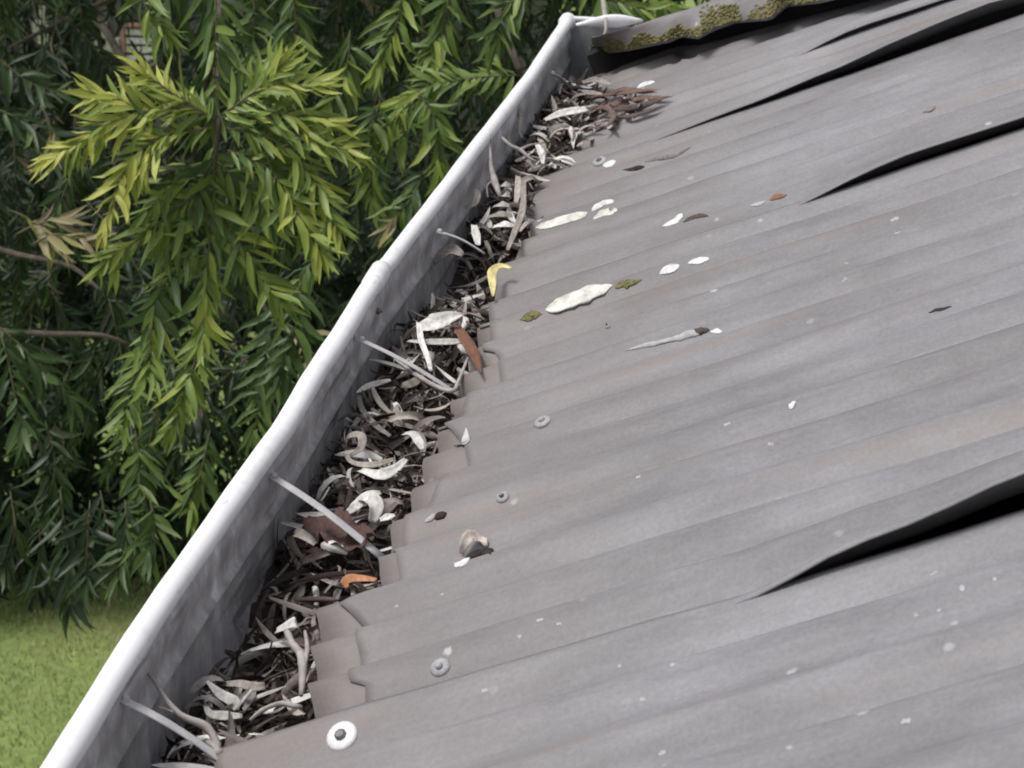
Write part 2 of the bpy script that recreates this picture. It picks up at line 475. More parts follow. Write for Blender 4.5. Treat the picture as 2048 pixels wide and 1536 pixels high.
mesh_obj('verge_gap_shade', V, grid_faces(nx, 4, close_v=True) + [(0, 1, 2, 3)], M_UNDER, roof, smooth=False)  # black strip painting shade into the gap between sheet ends and flashing
geos = []
for i in range(4200):
    x = random.choice([random.uniform(1186, 1320), random.uniform(1330, 1480), random.uniform(1186, 1560), random.uniform(1540, 1650)])
    dens = nz(x * 0.018, 3.3)
    t = abs(random.gauss(0, 0.2 if dens < 0 else 0.38))
    if t > 0.85: continue
    yb, yt = pw(x, FB), pw(x, FT)
    ub, vb = roof_uv(x, yb, 0.024); ut, vt = roof_uv(x, yt, 0.05)
    c = np.array([ub + (ut - ub) * t, vb + (vt - vb) * t, 0.024 + 0.026 * math.sin(t * math.pi / 2)])
    r = random.uniform(0.0014, 0.0042) * (1 - 0.4 * t)
    if nz(c[0] * 22, c[1] * 30, 8.1) < -.42 + 1.1 * t: continue
    a_ = random.uniform(0, 3.14); dr = np.array([math.cos(a_), math.sin(a_), 0])
    path = [c - dr * r * 1.1, c - dr * r * .6 + np.array([0, 0, r * .2]), c + dr * r * .5 + np.array([0, 0, r * .2]), c + dr * r * 1.1]
    geos.append(tube_geo(path, [r * .3, r, r * .9, r * .3], [r * .1, r * .4, r * .35, r * .1], up=(0, 0, 1), seg=6, jitter=0.45))
V, Fc = merge(geos)
tag(mesh_obj('moss', V, Fc, M_MOSS, fl), kind='stuff')
v_, f_ = box_geo((0.02, 2.02, -0.2), (U_MAX, 2.05, -0.03)); mesh_obj('barge_board', v_, f_, M_TIMBER, roof, smooth=False)
v_, f_ = box_geo((0.05, -0.95, -0.21), (0.075, 2.05, -0.03)); mesh_obj('fascia_board', v_, f_, M_TIMBER, roof, smooth=False)

# wall of the building under the eave
hw = empty('house_wall', (0.22, 0.5, GZ)); tag(hw, 'pale rendered house wall standing under the eave', 'wall')
v_, f_ = box_geo((0.20, -3.0, GZ), (0.42, 1.98, -0.14)); child_mesh('wall', v_, f_, M_WALL, hw, smooth=False)

# ------------------------------------------------------------------ gutter
LZ = 0.05
LIP_PX = [(20, 1640), (85, 1536), (200, 1352), (320, 1172), (432, 1012), (540, 862), (640, 702), (731, 560), (743, 541), (757, 527), (880, 369), (960, 264), (1040, 163), (1083, 100), (1122, 42)]
lip_pts = []
for q in LIP_PX:
    p = on_plane_z(q[0], q[1], LZ); lip_pts.append((p[1], p[0] + 0.0086))
lip_pts = [(-0.95, lip_pts[0][1])] + lip_pts
V_END = lip_pts[-1][0]
def lip_x(v): return pw(v, lip_pts)
gut = empty('roof_gutter', (-0.03, 0.6, -0.06))
tag(gut, 'long metal roof gutter with white rolled lip, packed with dead leaves', 'gutter')
JV = on_plane_z(744, 543, LZ)[1]
for (a, b_, r) in ((-0.95, JV, 0.0090), (JV - 0.03, V_END, 0.0080)):
    vv = np.linspace(a, b_, int((b_ - a) / 0.02) + 2)
    path = [np.array([lip_x(v) + 0.0009 * nz(v * 9, 7), v, LZ + 0.0014 * nz(v * 6)]) for v in vv]
    rr = [r * (1 + 0.07 * nz(v * 14, 5)) for v in vv]
    V, Fc = tube_geo(path, rr, [q * (0.92 + 0.1 * nz(v * 17, 3)) for q, v in zip(rr, vv)], seg=16)
    lip_o = child_mesh('lip', V, Fc, M_LIP, gut)
V, Fc = tube_geo([np.array([lip_x(v), v, LZ]) for v in np.linspace(JV - 0.045, JV + 0.004, 5)], 0.0098, seg=16)
child_mesh('joint_sleeve', V, Fc, M_LIP, gut).parent = lip_o
# front wall, floor and back wall of the trough
def trough(v):
    x = lip_x(v); w = 0.0012 * nz(v * 11, 2)
    return [(x + 0.0035, LZ - 0.006), (x + 0.0055 + w, LZ - 0.018), (x + 0.0025 + w, LZ - 0.030), (x + 0.0025 + w, LZ - 0.043), (x + 0.0062 + w, LZ - 0.0465), (x + 0.0040 + w, LZ - 0.0505), (x + 0.0035 + w * 2, LZ - 0.062), (x + 0.005, LZ - 0.085), (x + 0.009, LZ - 0.105), (x + 0.018, LZ - 0.112)], \
           [(x + 0.018, LZ - 0.112), (0.035, LZ - 0.112)], [(0.035, LZ - 0.112), (0.044, LZ - 0.105), (0.0445, -0.012)]
vv = np.linspace(-0.95, V_END - 0.004, 130)
for nm, idx in (('front_wall', 0), ('floor', 1), ('back_wall', 2)):
    V = []
    for v in vv:
        for (x, z) in trough(v)[idx]: V.append((x, v, z))
    w_ = len(trough(0)[idx])
    child_mesh(nm, V, grid_faces(len(vv), w_), M_ZINC, gut, solid=0.001, offset=1.0)
# far end: stop plate and returned lip
xe = lip_x(V_END)
V = []; out = [(xe - 0.004, LZ + 0.002), (0.036, LZ - 0.006), (0.046, -0.065), (xe + 0.012, -0.065)]
pl = [(x, V_END - 0.004, z) for x, z in out] + [(x, V_END - 0.0025, z) for x, z in out]
child_mesh('end_plate', pl, [(0, 1, 2, 3), (7, 6, 5, 4), (0, 4, 5, 1), (1, 5, 6, 2), (2, 6, 7, 3), (3, 7, 4, 0)], M_CAP, gut, smooth=False)
pth = [at(1128, 37, 3.86), at(1160, 38, 3.86), at(1200, 40, 3.86), at(1240, 42, 3.87)]
V, Fc = tube_geo(smooth_path(pth, 8), 0.0035, seg=8); child_mesh('end_lip', V, Fc, M_LIP, gut)
pth = [at(1152, 50, 3.84), at(1180, 46, 3.84), at(1215, 43, 3.845), at(1250, 42, 3.85), at(1284, 41, 3.86)]
V, Fc = tube_geo(smooth_path(pth, 12), 0.004, [.002, .003, .004, .006, .007, .0085, .009, .009, .008, .006, .004, .002], seg=8); child_mesh('end_lip', V, Fc, M_LIP, gut)
V, Fc = tube_geo([(xe, V_END - 0.012, LZ), (xe, V_END + 0.004, LZ)], 0.0108, seg=14); child_mesh('lip_cap', V, Fc, M_LIP, gut)

# straps from the lip down to the fascia
def zmark(x, y, z): return on_plane_z(x, y, z)
STRAPS = [((238, 1396, LZ - 0.012), (446, 1522, -0.006), 0.0062, 0.0011),
          ((536, 948, LZ - 0.012), (742, 1096, -0.004), 0.0045, 0.0011),
          ((712, 676, LZ - 0.012), (905, 782, -0.004), 0.0042, 0.0011),
          ((874, 464, LZ - 0.014), (958, 500, 0.016), 0.004, 0.0011),
          ((1103, 147, LZ - 0.016), (1137, 175, 0.010), 0.0042, 0.0011)]
for a, b_, w, t in STRAPS:
    p0, p1 = zmark(*a), zmark(*b_)
    n_ = 10
    pth = [p0 + (p1 - p0) * s_ + np.array([0, 0, 0.003 * math.sin(s_ * math.pi)]) for s_ in np.linspace(-0.02, 1.12, n_)]
    V, Fc = tube_geo(pth, w, t, seg=8)
    st_o = child_mesh('strap', V, Fc, M_STRAP, gut)
    c_ = p0 + (p1 - p0) * .06
    V, Fc = tube_geo([c_ + np.array([0, 0, .0005]), c_ + np.array([0, 0, .003]), c_ + np.array([0, 0, .0042])], [.0030, .0028, .0014], up=(0, 1, 0), seg=10)
    child_mesh('rivet', V, Fc, M_STRAP, gut).parent = st_o
# thin dirt-trapping seams on the inner wall: two dents of solder
for (x, y) in ((752, 588), (756, 622)):
    c = zmark(x, y, LZ - 0.02)
    V, Fc = tube_geo([c + np.array([-.004, 0, 0]), c, c + np.array([.004, 0, 0])], [.001, .0035, .001], seg=8); child_mesh('rivet', V, Fc, M_SCREW_D, gut)

# ------------------------------------------------------------------ litter in the gutter
BEDZ = [(-0.95, -.030), (0.0, -.030), (.30, -.036), (.42, -.018), (.70, -.014), (.95, -.014), (1.10, -.034), (1.22, -.036), (1.30, -.012), (1.5, -.006), (1.7, .0), (1.95, .0), (2.05, -.03), (2.4, -.035)]
def bed_z(v): return pw(v, BEDZ)
def eave_x(v): return pw(v, UEND[sheet_of(v)]) * CT
nvb, nxb = 240, 12; V = []
for v in np.linspace(-0.95, V_END - 0.006, nvb):
    xa = lip_x(v) + 0.007
    for j in range(nxb):
        x = xa + (0.046 - xa) * j / (nxb - 1)
        V.append((x, v, bed_z(v) - 0.012 + 0.010 * nz(x * 45, v * 32, 2.0) + 0.006 * nz(x * 120, v * 90)))
tag(mesh_obj('leaf_mulch', V, grid_faces(nvb, nxb), M_BED), 'dark rotted mulch filling the bottom of the gutter', 'mulch', kind='stuff')

def dry_leaf_geo(L, W, curl, roll, twist, S=9, fork=False):
    """narrow dead leaf lying along +Y, curled up/down and rolled across"""
    V = []; y = z = 0.0; ang = -curl * 0.5; ds = L / (S - 1)
    for i in range(S):
        t = i / (S - 1)
        w = W * 0.5 * (math.sin(math.pi * min(1, 0.08 + t * 0.92)) ** 0.7 * (1 - 0.25 * t) + 0.04)
        tw = twist * (t - 0.5)
        n_ = np.array([0, -math.sin(ang), math.cos(ang)]); sd = np.array([1, 0, 0])
        sd2 = sd * math.cos(tw) + n_ * math.sin(tw); n2 = n_ * math.cos(tw) - sd * math.sin(tw)
        c = np.array([0.12 * L * math.sin(t * 3.0 + twist) * 0.5, y, z])
        V += [c + sd2 * -w + n2 * roll * w, c + sd2 * -w * .5 + n2 * roll * w * .25, c, c + sd2 * w * .5 + n2 * roll * w * .25, c + sd2 * w + n2 * roll * w]
        ang += curl / (S - 1); y += ds * math.cos(ang); z += ds * math.sin(ang)
    V = [v - np.array([0, L * .5, 0]) for v in V]
    return V, grid_faces(S, 5)

LEAF_DESC = ['bleached whitish', 'pale beige', 'grey brown', 'dull brown', 'dark brown']
leaf_meshes = {}
def dry_mesh(mi, variant):
    if (mi, variant) not in leaf_meshes:
        rr = random.Random(mi * 100 + variant)
        V, Fc = dry_leaf_geo(rr.uniform(.034, .064), rr.uniform(.0042, .0095), rr.uniform(-1, 1) * rr.choice([1.2, 2.0, 3.4]), rr.uniform(-.9, .9), rr.uniform(-1.6, 1.6))
        me = bpy.data.meshes.new('dry_leaf'); me.from_pydata([tuple(v) for v in V], [], Fc); me.update()
        me.polygons.foreach_set('use_smooth', [True] * len(Fc)); me.materials.append(M_DRY[mi])
        leaf_meshes[(mi, variant)] = me
    return leaf_meshes[(mi, variant)]

def pick_mat(v):
    pale = pw(v, [(-.2, .5), (.2, .4), (.3, .3), (.40, .7), (.75, 1.0), (1.0, 1.0), (1.1, .35), (1.25, .7), (1.5, .8), (2.2, .65)])
    r = random.random()
    if r < pale * .40: return 0
    if r < pale * .80: return 1
    if r < .66 + .22 * pale: return 2
    if r < .88: return 3
    return 4

stuff_geo = {k: [] for k in range(5)}
def rot_xyz(a, b_, c):
    return np.array(Matrix.Rotation(c, 3, 'Z') @ Matrix.Rotation(a, 3, 'X') @ Matrix.Rotation(b_, 3, 'Y'))
def litter_spot():
    v = random.uniform(-0.2, V_END - 0.03)
    xa, xb = lip_x(v) + 0.016, min(eave_x(v) + 0.006, 0.035)
    return v, random.uniform(xa, xb)
# lower layers, past telling apart
for i in range(2000):
    v, x = litter_spot()
    if 1.10 < v < 1.24 and random.random() < 0.7: continue
    mi = random.choices([0, 1, 2, 3, 4], [.04, .10, .26, .30, .30])[0]  # weights lean dark, putting the shade of the gaps into leaf colour
    V, Fc = dry_leaf_geo(random.uniform(.028, .060), random.uniform(.0025, .0068), random.uniform(-3.4, 3.4), random.uniform(-.9, .9), random.uniform(-1.6, 1.6), S=7)
    Rm = rot_xyz(random.gauss(0, .45), random.gauss(0, .8), random.uniform(0, 6.3))
    p = np.array([x, v, bed_z(v) + random.uniform(-.010, .004)])
    stuff_geo[mi].append(([Rm @ q + p for q in V], Fc))
for mi in range(5):
    V, Fc = merge(stuff_geo[mi])
    # keep inside the trough
    V = [np.array([max(q[0], lip_x(q[1]) + 0.0085), min(q[1], V_END - .008), q[2]]) for q in V]
    tag(mesh_obj('leaf_litter', V, Fc, M_DRY[mi]), 'under layer of %s dead leaves packed in the gutter' % LEAF_DESC[mi], 'leaf litter', kind='stuff')
# top layer, leaf by leaf
for i in range(300):
    v, x = litter_spot()
    if 1.10 < v < 1.24 and random.random() < 0.8: continue
    mi = pick_mat(v)
    o = bpy.data.objects.new('dry_leaf', dry_mesh(mi, random.randrange(14))); COL.objects.link(o)
    yaw = random.uniform(0, 6.3)
    x = min(max(x, lip_x(v) + 0.013 + 0.026 * abs(math.sin(yaw))), 0.03)
    o.matrix_world = Matrix.Translation((x, v, bed_z(v) + random.uniform(.003, .013))) @ Matrix.Rotation(yaw, 4, 'Z') @ Matrix.Rotation(random.gauss(0, .25), 4, 'X') @ Matrix.Rotation(random.gauss(0, .5), 4, 'Y')
    zone = 'below the nearest strap' if v < -.02 else 'between the two nearest straps' if v < .36 else 'between second and third straps' if v < .76 else 'below the dark hole' if v < 1.08 else 'beyond the dark hole' if v < 1.55 else 'at the far gutter end'
    side_ = 'against the gutter wall' if x < lip_x(v) + .036 else 'by the roof edge' if x > eave_x(v) - .018 else 'mid trough'
    lie = 'crosswise' if abs(math.sin(yaw)) > .7 else 'lengthwise'
    lab = '%s leaf %s %s %s' % (LEAF_DESC[mi], lie, side_, zone)
    tag(o, lab, 'leaf', lab.replace(' leaf ', ' leaves '))

# particular leaves and twigs that stand out
def px_path(pts, n=12):
    return smooth_path([on_plane_z(x, y, z) for x, y, z in pts], n)

def ribbon(name, pts, widths, mat, label, cat, up=(0.25, -0.55, 0.8), cup=0.25, n=14, roofpts=False, crumple=0.0):
    P = smooth_path(pts, n) if roofpts else px_path(pts, n)
    W = np.interp(np.linspace(0, 1, n), np.linspace(0, 1, len(widths)), widths)
    up = np.array(up, float); T = np.gradient(P, axis=0); V = []
    for i in range(n):
        t = T[i] / np.linalg.norm(T[i]); s_ = np.cross(t, up); s_ /= np.linalg.norm(s_); w_ = np.cross(s_, t)
        for k in (-1, -.5, 0, .5, 1):
            q_ = P[i] + s_ * W[i] * .5 * k + w_ * cup * W[i] * .5 * k * k
            V.append(q_ + w_ * crumple * nz(q_[0] * 110, q_[1] * 110, q_[2] * 60))
    c = P[0].copy()
    o = mesh_obj(name, [q - c for q in V], grid_faces(n, 5), mat, solid=0.0004); o.location = c
    return tag(o, label, cat)

def stick(name, pts, r, mat, label, cat, n=14, extra=(), z=True):
    P = px_path(pts, n)
    rr = np.interp(np.linspace(0, 1, n), np.linspace(0, 1, len(r)), r)
    gs = [tube_geo(P, rr, seg=7, jitter=0.12)]
    for e, er in extra:
        gs.append(tube_geo(px_path(e, 8), np.linspace(er, er * .4, 8), seg=6, jitter=0.12))
    V, Fc = merge(gs); c = P[0].copy()
    o = mesh_obj(name, [q - c for q in V], Fc, mat); o.location = c
    return tag(o, label, cat)

ribbon('dry_leaf', [(686, 1172, .004), (700, 1160, .008), (725, 1158, .012), (752, 1160, .014)], [.0065, .0095, .006, .003], M_ORANGE, 'bright orange leaf end poking out at the roof edge', 'leaf')
ribbon('dry_leaf', [(986, 592, .014), (985, 570, .016), (984, 545, .02), (1000, 532, .022), (1022, 536, .022)], [.002, .007, .009, .006, .003], M_YELLOW, 'bent pale yellow leaf hanging over the jagged roof edge', 'leaf')
ribbon('dry_leaf', [(912, 650, .012), (925, 672, .014), (945, 705, .016), (962, 745, .016)], [.006, .011, .012, .0015], M_RUSSET, 'pointed russet brown leaf lying against the roof edge', 'leaf')
ribbon('dry_leaf', [(552, 1262, -.012), (572, 1253, -.006), (590, 1246, -.002), (600, 1262, -.012)], [.005, .008, .0085, .004], M_DRY[0], 'short white hooked leaf in the near dark litter', 'leaf')
ribbon('dry_leaf', [(414, 1362, -.002), (440, 1388, -.008), (468, 1405, -.012), (462, 1418, -.016)], [.002, .007, .009, .005], M_DRY[0], 'white curved leaf with hooked end near the bottom strap', 'leaf')
ribbon('dry_leaf', [(410, 1410, -.012), (422, 1428, -.012), (450, 1432, -.012), (485, 1432, -.012)], [.002, .006, .007, .003], M_DRY[0], 'pale crescent leaf just above the curled tip of the long twig', 'leaf')
ribbon('dry_leaf', [(445, 1368, -.012), (480, 1368, -.010), (505, 1374, -.010), (530, 1372, -.010)], [.003, .006, .0075, .005], M_DRY[1], 'wavy beige leaf lying flat in the near litter', 'leaf')
ribbon('dry_leaf', [(806, 868, .004), (825, 868, .008), (838, 885, .006), (845, 900, .002)], [.004, .0075, .008, .003], M_DRY[0], 'white crescent leaf beside the roof edge in the middle litter', 'leaf')
ribbon('dry_leaf', [(720, 940, .0), (760, 950, .004), (790, 938, .004), (812, 918, .004)], [.006, .012, .008, .004], M_DRY[0], 'broad pale crumpled leaf with a yellowish edge in the middle litter', 'leaf')
ribbon('dry_leaf', [(840, 660, .012), (870, 648, .02), (900, 636, .022), (925, 628, .022)], [.014, .018, .012, .003], M_DRY[0], 'large whitish leaf spread across the middle litter', 'leaf', cup=.5)
ribbon('dry_leaf', [(838, 645, .022), (842, 680, .018), (855, 715, .01), (862, 742, .002)], [.005, .0055, .005, .003], M_DRY[0], 'long pale strip hanging down from the large whitish leaf', 'leaf')
ribbon('dry_leaf', [(815, 682, .008), (850, 684, .012), (900, 684, .012), (925, 682, .012)], [.003, .006, .007, .004], M_DRY[0], 'straight white leaf crossing beneath the large whitish leaf', 'leaf')
ribbon('dry_leaf', [(712, 1010, .0), (735, 1000, .008), (752, 1015, .006), (745, 1045, -.004)], [.01, .014, .011, .006], M_DRY[0], 'clump of bleached shredded leaf beside the middle strap', 'leaf', cup=.6)
ribbon('dry_leaf', [(690, 1030, -.002), (712, 1012, .006), (738, 990, .010), (762, 985, .010)], [.004, .008, .007, .003], M_DRY[0], 'bleached leaf strip curling over the shredded clump', 'leaf')
ribbon('dry_leaf', [(760, 1040, .004), (775, 1034, .006), (790, 1030, .006)], [.003, .006, .002], M_DRY[0], 'small white leaf tip at the roof edge by the middle strap', 'leaf')
ribbon('dry_leaf', [(690, 890, .0), (700, 872, .01), (722, 872, .012), (722, 895, .006), (700, 912, -.002)], [.004, .006, .0075, .006, .003], M_DRY[1], 'beige leaf curled into a ring against the gutter wall', 'leaf')
ribbon('dry_leaf', [(690, 905, -.004), (705, 925, -.002), (745, 930, .0), (790, 918, .002)], [.003, .005, .006, .003], M_DRY[1], 'long beige leaf sweeping under the curled ring leaf', 'leaf')
ribbon('dry_leaf', [(718, 790, .0), (725, 820, -.002), (750, 850, -.004), (780, 872, -.006)], [.003, .005, .006, .003], M_DRY[2], 'grey brown leaf arching down along the gutter wall', 'leaf')
ribbon('dry_leaf', [(948, 450, .018), (952, 470, .016), (956, 490, .014)], [.006, .009, .005], M_DRY[0], 'short upright white leaf in the far litter', 'leaf')
ribbon('dry_leaf', [(1074, 288, .024), (1082, 305, .02), (1086, 328, .012)], [.005, .009, .003], M_DRY[0], 'bright white leaf standing on end in the far litter', 'leaf')
ribbon('dry_leaf', [(1090, 240, .02), (1120, 228, .022), (1150, 222, .022), (1175, 218, .022)], [.004, .010, .011, .006], M_DRY[0], 'pinkish white leaf lying across the far litter', 'leaf')
ribbon('dry_leaf', [(1165, 165, .03), (1190, 160, .03), (1210, 165, .028), (1222, 170, .026)], [.004, .009, .008, .003], M_DRY[1], 'pale beige leaf at the far corner of the gutter', 'leaf')
ribbon('dry_leaf', [(1165, 182, .028), (1182, 186, .026), (1205, 188, .026)], [.004, .008, .003], M_DRY[1], 'small beige leaf below the far corner leaf', 'leaf')
ribbon('dry_leaf', [(930, 415, .012), (948, 408, .016), (955, 390, .022), (950, 378, .026)], [.003, .006, .007, .004], M_DRY[1], 'hooked grey leaf leaning on the far gutter wall', 'leaf')
ribbon('dry_leaf', [(1015, 500, .012), (1030, 462, .016), (1045, 420, .02), (1048, 365, .024)], [.003, .006, .007, .004], M_DRY[1], 'long beige leaf standing along the far roof edge', 'leaf')
ribbon('dry_leaf', [(1032, 405, .02), (1036, 380, .022), (1036, 352, .024)], [.004, .0075, .005], M_DRY[1], 'short beige leaf leaning beside the long far leaf', 'leaf')
for i, (y, x0, x1) in enumerate(((372, 995, 1022), (392, 998, 1020), (412, 985, 1020), (432, 975, 1025), (452, 985, 1030))):
    ribbon('dry_leaf', [(x0, y + 3, .014), ((x0 + x1) / 2, y - 3, .02), (x1, y, .018)], [.005, .0085, .004], M_DRY[i % 2], 'pale leaf in the ladder of stacked leaves by the far roof edge, %s one' % ('topmost', 'second', 'middle', 'fourth', 'lowest')[i], 'leaf')
ribbon('dry_leaf', [(868, 528, .004), (885, 512, .012), (905, 505, .016), (925, 512, .014)], [.004, .010, .014, .006], M_DRY[2], 'grey rolled leaf at the rim of the dark hole', 'leaf', cup=.8)
ribbon('dry_leaf', [(620, 1050, -.012), (650, 1052, -.004), (690, 1072, -.002), (740, 1085, .0)], [.020, .034, .032, .018], M_MUSH, 'large crumpled brown leaf mass under the middle strap', 'leaf', cup=.2, n=26, crumple=.014)
ribbon('dry_leaf', [(600, 1085, -.020), (640, 1090, -.014), (690, 1100, -.012)], [.012, .026, .012], M_MUSH, 'dark brown leaf below the large crumpled brown mass', 'leaf', crumple=.01)

stick('twig', [(284, 1330, .030), (310, 1365, .024), (335, 1402, .018), (365, 1432, .012), (410, 1452, .006), (428, 1475, .0), (437, 1500, -.004)], [.0008, .0014, .0018, .0022, .0028, .0026, .0022], M_TWIG,
      'long pale bent twig reaching up the wall beside the bottom strap', 'twig', n=24, extra=[([(362, 1430, .012), (340, 1422, .014), (318, 1414, .018)], .0014)])
stick('twig', [(440, 1506, .0), (420, 1486, -.004), (400, 1480, -.008), (382, 1480, -.010)], [.0024, .0022, .0016, .001], M_TWIG, 'short pale twig hooked under the tip of the long twig', 'twig')
stick('twig', [(574, 1262, -.008), (585, 1288, -.004), (602, 1310, -.002), (606, 1345, -.004), (602, 1390, -.008)], [.0022, .0026, .0034, .0030, .0016], M_TWIG,
      'pale forked twig standing along the near roof edge', 'twig', extra=[([(606, 1340, -.004), (615, 1300, .0), (610, 1262, .004)], .0026)])
stick('twig', [(980, 268, .062), (981, 300, .045), (982, 335, .032), (990, 365, .022), (1000, 392, .014)], [.0007, .0014, .0026, .0042, .0022], M_TWIG,
      'thin grey twig sticking up across the white gutter lip', 'twig', extra=[([(988, 362, .022), (974, 372, .02), (976, 395, .014)], .0018)])
stick('twig', [(790, 718, .012), (830, 748, .010), (870, 772, .006), (905, 782, .006), (918, 760, .008), (936, 716, .010)], [.0014, .002, .002, .002, .0016, .0012], M_TWIG,
      'bent pale twig following the third strap to the roof edge', 'twig', n=20)
stick('twig', [(1004, 276, .04), (1022, 292, .034), (1040, 300, .03), (1062, 318, .022), (1075, 324, .018)], [.002, .0022, .0022, .0018, .001], M_TWIG,
      'slanting pale twig in the far litter near the lip', 'twig', extra=[([(1040, 300, .03), (1060, 290, .032), (1090, 285, .03)], .0018)])
stick('twig', [(1036, 208, .042), (1041, 235, .032), (1038, 262, .022), (1045, 276, .016)], [.0016, .0024, .0022, .0012], M_TWIG, 'short twig leaning on the inside of the far gutter lip', 'twig')
stick('twig', [(500, 1440, -.008), (525, 1420, -.004), (560, 1407, .0), (590, 1412, .0), (604, 1416, -.002)], [.001, .0016, .0018, .0018, .0014], M_TWIG, 'arched pale twig beside the nearest roof sheet edge', 'twig')
stick('twig', [(1205, -10, .075), (1210, 30, .06), (1212, 60, .048), (1203, 78, .038), (1195, 90, .03)], [.003, .0034, .002, .0016, .001], M_TWIG, 'pale twig hanging in front of the gutter end', 'twig')

# ------------------------------------------------------------------ things lying on the roof
def on_roof(x, y, dh=0.0):
    for h in np.arange(0.036, -0.034, -0.0004):          # walk down the line of sight to the first hit
        u, v = roof_uv(x, y, h)
        hr = roof_h(u, v)
        if h <= hr: return u, v, hr
    return u, v, hr

def roof_frame(u, v):
    k = sheet_of(v); e = 0.002
    gu = (sheet_h(k, u + e, v) - sheet_h(k, u - e, v)) / (2 * e); gv_ = (sheet_h(k, u, v + e) - sheet_h(k, u, v - e)) / (2 * e)
    nl = np.array([-gu, -gv_, 1.0]); nl /= np.linalg.norm(nl)
    Rr = np.array([[CT, 0, -ST], [0, 1, 0], [ST, 0, CT]])
    tu = np.array([1.0, 0, gu]); tu /= np.linalg.norm(tu)
    return Rr @ tu, Rr @ np.cross(nl, tu), Rr @ nl

def roof_screw(x, y, r, label, dark_head=True, tilt=0.0):
    u, v, h = on_roof(x, y)
    a, b_, n_ = roof_frame(u, v)
    M = Matrix(((a[0], b_[0], n_[0], 0), (a[1], b_[1], n_[1], 0), (a[2], b_[2], n_[2], 0), (0, 0, 0, 1)))
    root = empty('roofing_screw'); root.matrix_world = Matrix.Translation(Vector(RP(u, v, h))) @ M
    tag(root, label, 'screw', 'screws fixing the roof sheets')
    V, Fc = tube_geo([(0, 0, -.002), (0, 0, .0006), (0, 0, .0016), (0, 0, .0022)], [r * .97, r, r * .8, r * .45], seg=18, up=(0, 1, 0))
    wa = mesh_obj('washer', V, Fc, M_SCREW_W if r > .01 else M_DULL, root)
    V, Fc = tube_geo([(0, 0, .001), (0, 0, .0032), (0, 0, .0042)], [r * .40, r * .38, r * .24], seg=8, up=(0, 1, 0))
    mesh_obj('screw_head', V, Fc, M_SCREW_D if dark_head else M_DULL, wa, smooth=False)
    return root

def roof_lump(name, pts, width, height, mat, label, cat, n=12, jitter=0.15, dz=0.0, group=None, kind=None, flat=0.45):
    P = []; Nn = None
    for (x, y, _z) in smooth_path([(x, y, 0.0) for x, y in pts], n):
        u, v, h = on_roof(x, y); P.append(RP(u, v, h + dz + 0.0004)); Nn = roof_frame(u, v)[2]
    P = np.array(P)
    if n > 6: P[1:-1] = 0.25 * P[:-2] + 0.5 * P[1:-1] + 0.25 * P[2:]
    w = np.interp(np.linspace(0, 1, n), np.linspace(0, 1, len(width)), width)
    hh = np.interp(np.linspace(0, 1, n), np.linspace(0, 1, len(height)), height) * (flat if mat not in (M_WHITE, M_CREAM) else .24)
    env = np.sqrt(np.maximum(0.02, 1 - np.linspace(-1, 1, n) ** 4))
    V, Fc = tube_geo(P, w * env, hh * env, up=Nn, seg=10, jitter=jitter)
    c = P[0].copy(); o = mesh_obj(name, [q - c for q in V], Fc, mat); o.location = c
    return tag(o, label, cat, group, kind)

roof_screw(685, 1475, .0102, 'white washer with a dark screw head on the nearest roof sheet')
roof_screw(882, 1338, .0068, 'small pale screw with a bright lower rim, second from the gutter bottom', False)
roof_screw(1006, 996, .0052, 'added dull grey screw standing for a dent shadow above the crumpled leaf', True)  # added disc with a dark centre, stands for the shadow of a dent
roof_screw(1086, 846, .0072, 'pale domed screw on the middle of the roof near the stepped eave', False)
roof_screw(1200, 325, .0085, 'grey ringed washer near the far litter', True)
roof_screw(1216, 655, .0022, 'tiny dark nail head on the roof below the cream lump', True)

roof_lump('lichen_lump', [(1092, 622), (1120, 612), (1160, 596), (1200, 582), (1226, 572)], [.006, .0115, .012, .0125, .009, .004], [.004, .008, .0085, .008, .006, .003], M_CREAM, 'large elongated cream white lump lying across a roof lap', 'lump', n=16)
roof_lump('white_flake', [(1072, 458), (1110, 448), (1150, 436), (1176, 428)], [.005, .006, .006, .005], [.0014] * 4, M_CREAM, 'long flat cream flake beside the far eave edge', 'flake', jitter=.1)
roof_lump('white_flake', [(1184, 424), (1198, 412), (1214, 407), (1229, 404)], [.004, .0045, .004, .004], [.003, .003, .003, .002], M_WHITE, 'curved white flake at the upper end of the cream flake', 'flake', jitter=.2)
roof_lump('white_flake', [(1186, 438), (1204, 432), (1222, 428), (1230, 420)], [.003, .006, .007, .005], [.002] * 4, M_CREAM, 'cream white patch just below the curved white flake', 'flake', jitter=.3)
roof_lump('white_flake', [(1320, 550), (1340, 540), (1360, 533)], [.003, .0065, .0035], [.002, .003, .002], M_WHITE, 'bright white oval flake, lower of the pair right of the cream lump', 'flake')
roof_lump('white_flake', [(1376, 528), (1398, 523), (1420, 520)], [.002, .0045, .0025], [.0015, .0025, .0015], M_WHITE, 'slim white flake, upper of the pair right of the cream lump', 'flake')
roof_lump('white_flake', [(1206, 333), (1218, 330), (1232, 324)], [.003, .006, .004], [.002, .003, .002], M_WHITE, 'white chip resting on the grey ringed washer', 'flake')
roof_lump('white_flake', [(1275, 178), (1290, 170), (1310, 165)], [.003, .006, .003], [.002, .004, .002], M_WHITE, 'white pebble shaped chip above the brown twig heap', 'flake')
roof_lump('white_flake', [(1400, 80), (1425, 74), (1455, 66)], [.003, .007, .004], [.002, .004, .002], M_WHITE, 'long white chip under the edge of the mossy flashing', 'flake')
roof_lump('white_seed', [(1581, 822), (1585, 813), (1589, 804)], [.0016, .0028, .0016], [.0015, .003, .0015], M_WHITE, 'single bright white seed in the middle of the roof', 'seed')
